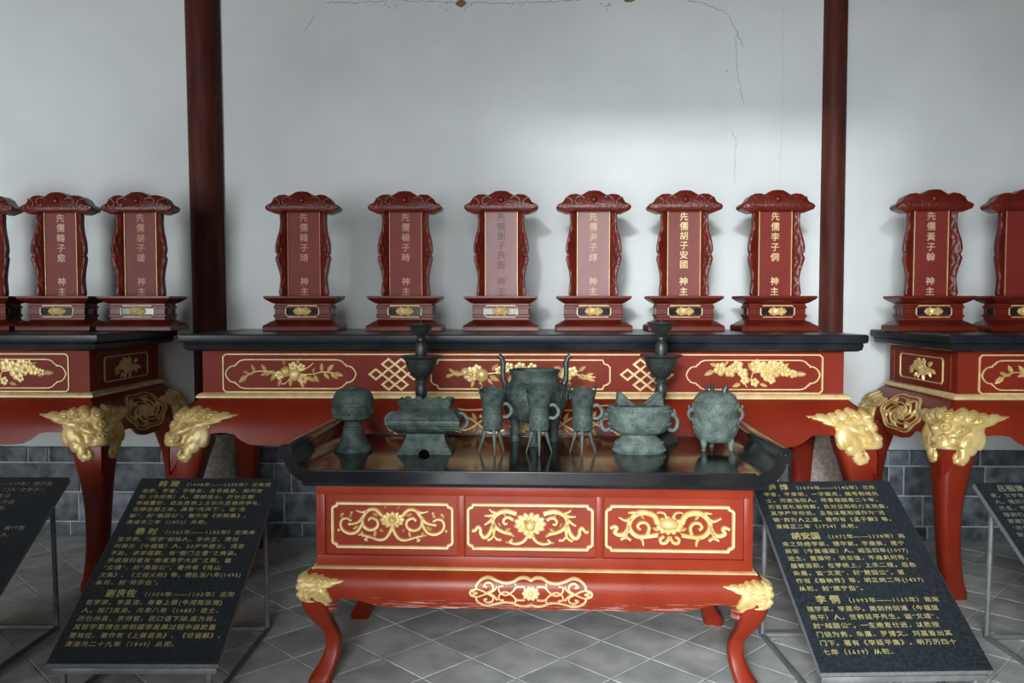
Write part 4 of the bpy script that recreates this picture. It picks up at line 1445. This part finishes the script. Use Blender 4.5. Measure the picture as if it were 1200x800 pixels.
# ------------------------------------------------------------------ information boards
BW, BL = .635, .955
TILT = R(33)
def info_board(cx, rz, lines, label, ink, xoff=0.0):
    """stone slab leaning on a tubular stand; local y runs away from the viewer"""
    t = thing('info_board', label, 'info board', (cx, 3.36, 0), rz, 'inscribed stone boards in front of the altars')
    zc, yc = .440, 0.0
    ct, st = math.cos(TILT), math.sin(TILT)
    def PS(u, v, h):
        return (u, yc + v * ct - h * st, zc + v * st + h * ct)
    hw, hl = BW / 2, BL / 2
    slab = MB()
    slab.poly([(-hw, -hl), (hw, -hl), (hw, hl), (-hw, hl)], -.026, 0, PS, .002)
    slab = slab.build('slab', M['granite'], t)
    e = MB()
    for s in (-1, 1):
        e.poly([(s * hw - .0008, -hl + .002), (s * hw + .0008, -hl + .002), (s * hw + .0008, hl - .002), (s * hw - .0008, hl - .002)], -.024, -.002, PS)
    e.poly([(-hw, -hl - .0008), (hw, -hl - .0008), (hw, -hl + .0008), (-hw, -hl + .0008)], -.024, -.002, PS)
    e.build('sawn_edge', M['granite_edge'], slab)
    # stand
    r_ = .011
    top_, bot = PS(0, hl - .10, -.038), PS(0, -hl + .02, -.038)
    for s in (-1, 1):
        x = s * (hw - .045)
        MB().tube([(x, top_[1], top_[2]), (x, top_[1] + .015, .012)], r_, 8).build('rear_leg', M['steel'], t)
        MB().tube([(x, bot[1], bot[2]), (x, bot[1], .012)], r_, 8).build('front_leg', M['steel'], t)
        MB().tube([(x, bot[1], bot[2]), (x, top_[1], top_[2])], r_, 8).build('side_rail', M['steel'], t)
        MB().tube([(x, bot[1] - .01, .012), (x, top_[1] + .02, .012)], r_, 8).build('floor_rail', M['steel'], t)
    MB().tube([(-hw + .045, top_[1] + .015, .012), (hw - .045, top_[1] + .015, .012)], .014, 8).build('floor_bar', M['steel'], t)
    b = MB()
    pa, pb = PS(0, -hl - .012, -.048), PS(0, -hl + .02, -.030)
    b.box(-hw + .01, hw - .01, pa[1], pb[1], pa[2], pa[2] + .022, .002)
    b.build('front_ledge', M['steel'], t)
    # lettering
    b = MB()
    v = hl - .052
    for ln in lines:
        if ln is None:
            v -= .020
            continue
        ind, title, body = ln
        u = -hw + .035 + ind
        if title:
            vs, fs = text_shape(title, .040, .0009, 1.08)
            wmax = max(p[0] for p in vs)
            MB().add([PS(u + p[0], v + p[1], .0006 + p[2]) for p in vs], fs).build('heading', M[ink], slab, fix=False)
            u += wmax + .018
        if body:
            vs, fs = text_shape(body, .0255, .00025, 1.22)
            wmax = max(p[0] for p in vs)
            avail = hw - .024 - u
            k = min(1.08, avail / wmax)
            b.add([PS(u + p[0] * k, v + p[1], .0006 + p[2]) for p in vs], fs)
        v -= .0375 if not title else .0385
    o = b.build('lettering', M[ink], slab, fix=False)
    o['kind'] = 'stuff'
    return t

def L_(*a):
    return [(x if (x is None or isinstance(x, tuple)) else (0, None, x)) for x in a]
board_a = L_((.06, '韩 琦', '（1008年——1075年）北宋政'), '治家、学者。字稚圭，自号赣叟。相州安', '阳（今河南）人。国朝进士。历仕三朝', '宰相重臣。政治思想上主张先至德的学礼，', '在修治国之本。具有“先天下”。谥“忠', '献”，封“魏国公”。著作有《安阳集》。', '清咸丰二年（1852）从祀。', None,
             (.06, '杨 时', '（1053年——1135年）北宋末'), '哲学家。“闽学”创始人。字中立。南剑', '州将乐（今福建）人。23岁中进士。调官', '不赴。求学程颢，有“程门立雪”之美谈。', '学成南归著有“南道洛学大家”之称。谥', '“文靖”，封“吴国公”。著作有《龟山', '文集》、《三经义辨》等。明弘治八年(1495)', '从祀。封“将乐伯”。', None,
             (.06, '谢良佐', '（1050年——1103年）北宋'), '哲学家。字显道。寿春上蔡(今河南汝南)', '人。程门高弟。元丰八年（1085）进士。', '历仕州县，京师官。因口语下狱,废为民。', '其哲学思想在宋明理学发展过程中居於重', '要地位。著作有《上蔡语录》、《论语解》。', '清道光二十九年（1849）从祀。')
board_b = L_((.03, '尹 焞', '（1070年——1142年）北宋'), '学者。字彦明，一字德充，赐号和靖处', '士。河南洛阳人。师事程颐垂二十年。', '历官至礼部侍郎。反对议和和力主抗金。', '其学严守师说。主张以敬和诚作为“进', '德”的为人之道。著作有《孟子解》等。', '清雍正二年（1724）从祀。', None,
             (.05, '胡安国', '（1072年——1138年）两'), '宋之际经学家、理学家。字康侯。建宁', '崇安（今属福建）人。绍圣四年(1097)', '进士。重操守，讲忠信，不趋炎附势。', '屡被罢职。在学统上，上承二程。后启', '朱熹。谥“文定”，封“楚国公”。著', '作有《春秋传》等。明正统二年(1437)', '从祀。封“建宁伯”。', None,
             (.05, '李 侗', '（1093年——1163年）南宋'), '理学家。字愿中。南剑州剑浦（今福建', '南平）人。世称延平先生。谥“文靖”。', '封“越国公”。一生绝意仕进，以教授', '门徒为务。朱熹、罗博文、刘嘉皆出其', '门下。著有《李延平集》。明万历四十', '七年（1619）从祀。')
board_c = L_((.06, '王 通', '（584年——617年）隋代哲'), '学家、教育家。字仲淹。门人“文中子”。', '绛州龙门(今山西)人。一生以', '著书立说、讲学授徒为务。开启', '宋代理学。著作有《中说》等。', '明嘉靖九年(1530)从祀。', None, None,
             (.06, '韩 愈', '（768年——824年）唐代哲'), '学家、文学家。字退之。河南河阳人。', '唐宋八大家之首。著作有《昌黎集》。', '宋元丰七年（1084）从祀。')
board_d = L_((.05, '吕祖谦', '（1137年——1181年）南宋'), '家。文学家。字伯恭。婺州金华', '人。隆兴元年进士。与朱熹、张栻', '齐名，世称“东南三贤”。主张明', '理躬行，学以致用。著作有《东', '莱集》一百卷。谥“成”。封', '“开封伯”。', '宋景定二年（1261）从祀。', None, None,
             '家。字直卿。福州闽县', '人。朱熹门人。著作', '有《勉斋集》。', '清雍正二年从祀。')
info_board(-1.475, R(1), board_a, 'black stone info board in deep shade, beside the darker end of the offering table', 'letter')
info_board(1.338, R(3.2), board_b, 'black stone info board with bright gold writing, beside the lit end of the offering table', 'letter')
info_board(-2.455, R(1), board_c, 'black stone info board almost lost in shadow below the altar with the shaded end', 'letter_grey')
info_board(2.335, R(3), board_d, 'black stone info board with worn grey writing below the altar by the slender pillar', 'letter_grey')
